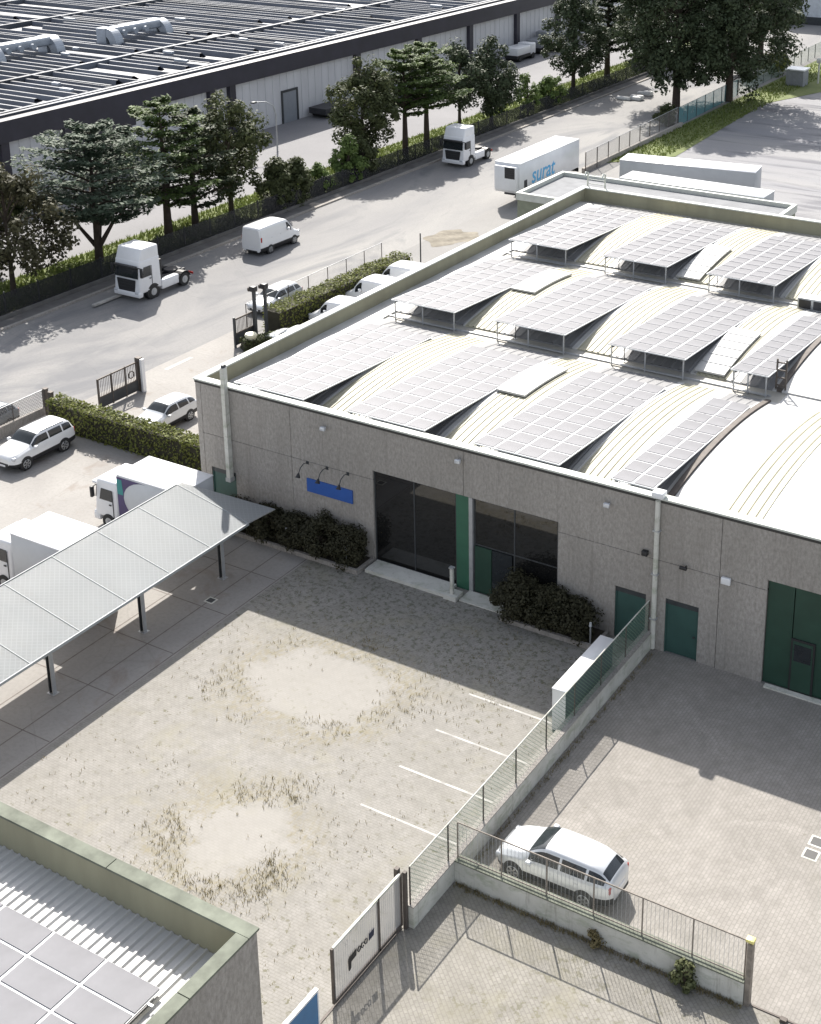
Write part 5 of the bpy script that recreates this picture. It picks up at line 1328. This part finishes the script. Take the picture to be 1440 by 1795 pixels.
shrub('light green bush at the far end of the verge', -77.5, 172.0, 3.2, 2.6, 49, L_LIGHT, 40, 70)
shrub('green bushy growth on the far fence before the booth', -61.2, 176.0, 2.9, 2.2, 50, L_HEDGE, 40, 70)
shrub('green hedge bush far right behind the booth', -54.0, 190.0, 2.6, 3.6, 51, L_HEDGE, 50, 70)
shrub('dark bush low in the far right between fence and pale building', -64.5, 172.0, 3.6, 2.4, 52, L_DARK, 40, 70)
# planter shrubs
PS = 'dark shrubs in the planter beds'
for i, (x, H, r_, lab) in enumerate(((-42.2, 1.5, .85, 'dark planter shrub half under the canopy'), (-40.6, 1.7, .95, 'dark planter shrub next to the canopy corner'), (-38.9, 1.6, .95, 'dark planter shrub below the left end of the blue sign'), (-37.2, 2.1, 1.0, 'dark planter shrub below the blue sign'), (-35.6, 1.8, .95, 'dark planter shrub touching the glass front'),
        (-26.4, 2.2, 1.05, 'tall brownish planter shrub in front of the right glass'), (-25.0, 2.0, 1.0, 'green planter shrub in the middle of the right bed'), (-23.6, 1.5, .9, 'low dark planter shrub near the green door'))):
    shrub(lab, x, 47.2, H * .85, r_ * 1.05, 60 + i, L_SHRUB, 40, 120, .40, .10, .0, PS, .15)
# hedges
def hedge(label, p, q, wd, H, seed, m=L_HEDGE, dens=420):
    rr = random.Random(seed); p, q = Vector((*p, 0)), Vector((*q, 0)); L = (q - p).length; d = (q - p) / L; s = Vector((-d.y, d.x, 0))
    t = thing('hedge', label, 'hedge', p.lerp(q, .5), 0); c = p.lerp(q, .5); b = ([], [])
    for i in range(int(L * dens)):
        a = rr.uniform(0, L); hh = H * (1 + .025 * sin(a * 1.7 + seed) + .02 * sin(a * 4.1)); f = rr.random()
        if f < .42: pt = p + d * a + s * rr.uniform(-wd / 2, wd / 2) + Vector((0, 0, hh + rr.gauss(0, .05))); n = Vector((0, 0, 1))
        else:
            sg = -1 if f < .72 else 1; pt = p + d * a + s * sg * (wd / 2 + rr.gauss(0, .05)) + Vector((0, 0, rr.uniform(0, hh))); n = s * sg
        leaf(b, pt - c, n + rnd_unit(rr) * .8, .125, rr, 1.4)
    leaves_obj(b, 'foliage', m, t)
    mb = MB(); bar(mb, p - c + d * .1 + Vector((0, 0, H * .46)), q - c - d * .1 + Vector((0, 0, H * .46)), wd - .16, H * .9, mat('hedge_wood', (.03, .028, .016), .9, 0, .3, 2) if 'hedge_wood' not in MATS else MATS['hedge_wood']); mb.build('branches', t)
hedge('ivy covered hedge wall running from the street to the factory corner', (-59.2, 51.3), (-45.6, 51.2), 1.1, 1.65, 1)
hedge('long green hedge behind the factory along the white cars', (-57.6, 68.8), (-56.9, 83.6), 1.5, 1.75, 2)
hedge('short dark hedge between the lamp poles and the beige bin', (-57.3, 65.4), (-55.6, 68.2), .9, .8, 3, L_BROAD)
shrub('weedy bush growing from the foot of the railing wall', -12.1, 31.93, 1.0, .42, 91, leaf_mat('wall_weed_leaves', (.07, .085, .035), (.16, .17, .08)), 16, 46, .20, .085, 0, None, .008)
shrub('small weed clump at the middle of the railing wall foot', -15.2, 32.0, .5, .26, 92, L_WEED, 9, 36, .13, .07, 0, None, .008)

# grass and weeds nobody could count
rr = random.Random(99)
b = ([], [])
def blade(b, x, y, z, h, w_, rr):
    a = rr.uniform(0, 2 * pi); dx, dy = cos(a) * w_, sin(a) * w_; lx, ly = rr.gauss(0, .35) * h, rr.gauss(0, .35) * h
    o = len(b[0]); b[0].extend([Vector((x - dx, y - dy, z)), Vector((x + dx, y + dy, z)), Vector((x + lx, y + ly, z + h))]); b[1].append((o, o + 1, o + 2))
for i in range(26000):
    blade(b, rr.uniform(-81.4, -75.5), 55 + 130 * rr.random() ** 1.3, .05, rr.uniform(.12, .38), .07, rr)
for i in range(3500):
    blade(b, rr.uniform(-59, -55), rr.uniform(123, 185), .04, rr.uniform(.12, .35), .08, rr)
tag(leaves_obj(b, 'grass', L_GRASS, None), kind='stuff')
b = ([], [])
from mathutils import noise as mnoise
def tuft(x, y, h, n):
    for k in range(n): blade(b, x + rr.gauss(0, .05), y + rr.gauss(0, .05), .008, h * rr.uniform(.5, 1.2), .012, rr)
for (cx, cy, r0, sx) in ((-30.9, 38.7, 2.5, 1.15), (-28.1, 30.1, 1.9, 1.0)):
    for i in range(2200):
        a = rr.uniform(0, 2 * pi); r = r0 * (1 + .3 * sin(2 * a + cx) + .22 * sin(3 * a + 2 * cy) + .12 * sin(5 * a)) + rr.gauss(.25, .8)
        x, y = cx + cos(a) * r * sx, cy + sin(a) * r
        nv = mnoise.noise(Vector((x * .5, y * .5, cx)))
        wgt = 1.2 if cy < 35 and (y < cy or x > cx) else .7
        if ((x - cx) / sx) ** 2 + (y - cy) ** 2 < (r0 * .82) ** 2 and rr.random() > .06: continue
        if rr.random() < (.35 + nv) * wgt and -37 < x < -21.2 and y > 22.2: tuft(x, y, .16, 3)
for i in range(5200):
    x, y = rr.uniform(-37, -21.5), rr.uniform(22.5, 46.2)
    nv = mnoise.noise(Vector((x * .22, y * .22, 4))) + .5 * mnoise.noise(Vector((x * .7, y * .7, 9)))
    if any(((x - c[0]) / c[3]) ** 2 + (y - c[1]) ** 2 < (c[2] * .92) ** 2 for c in ((-30.9, 38.7, 2.5, 1.15), (-28.1, 30.1, 1.9, 1.0))): continue
    if rr.random() < .12 + nv * (.9 if y > 40 else .6): tuft(x, y, .10, 3)
for i in range(500): tuft(rr.uniform(-20.3, -10.4), 32.1 - abs(rr.gauss(0, .06)), .14, 3)
for i in range(300): tuft(-20.3 + abs(rr.gauss(0, .06)), rr.uniform(32.6, 47.5), .12, 3)
tag(leaves_obj(b, 'weeds', L_WEED, None), kind='stuff')
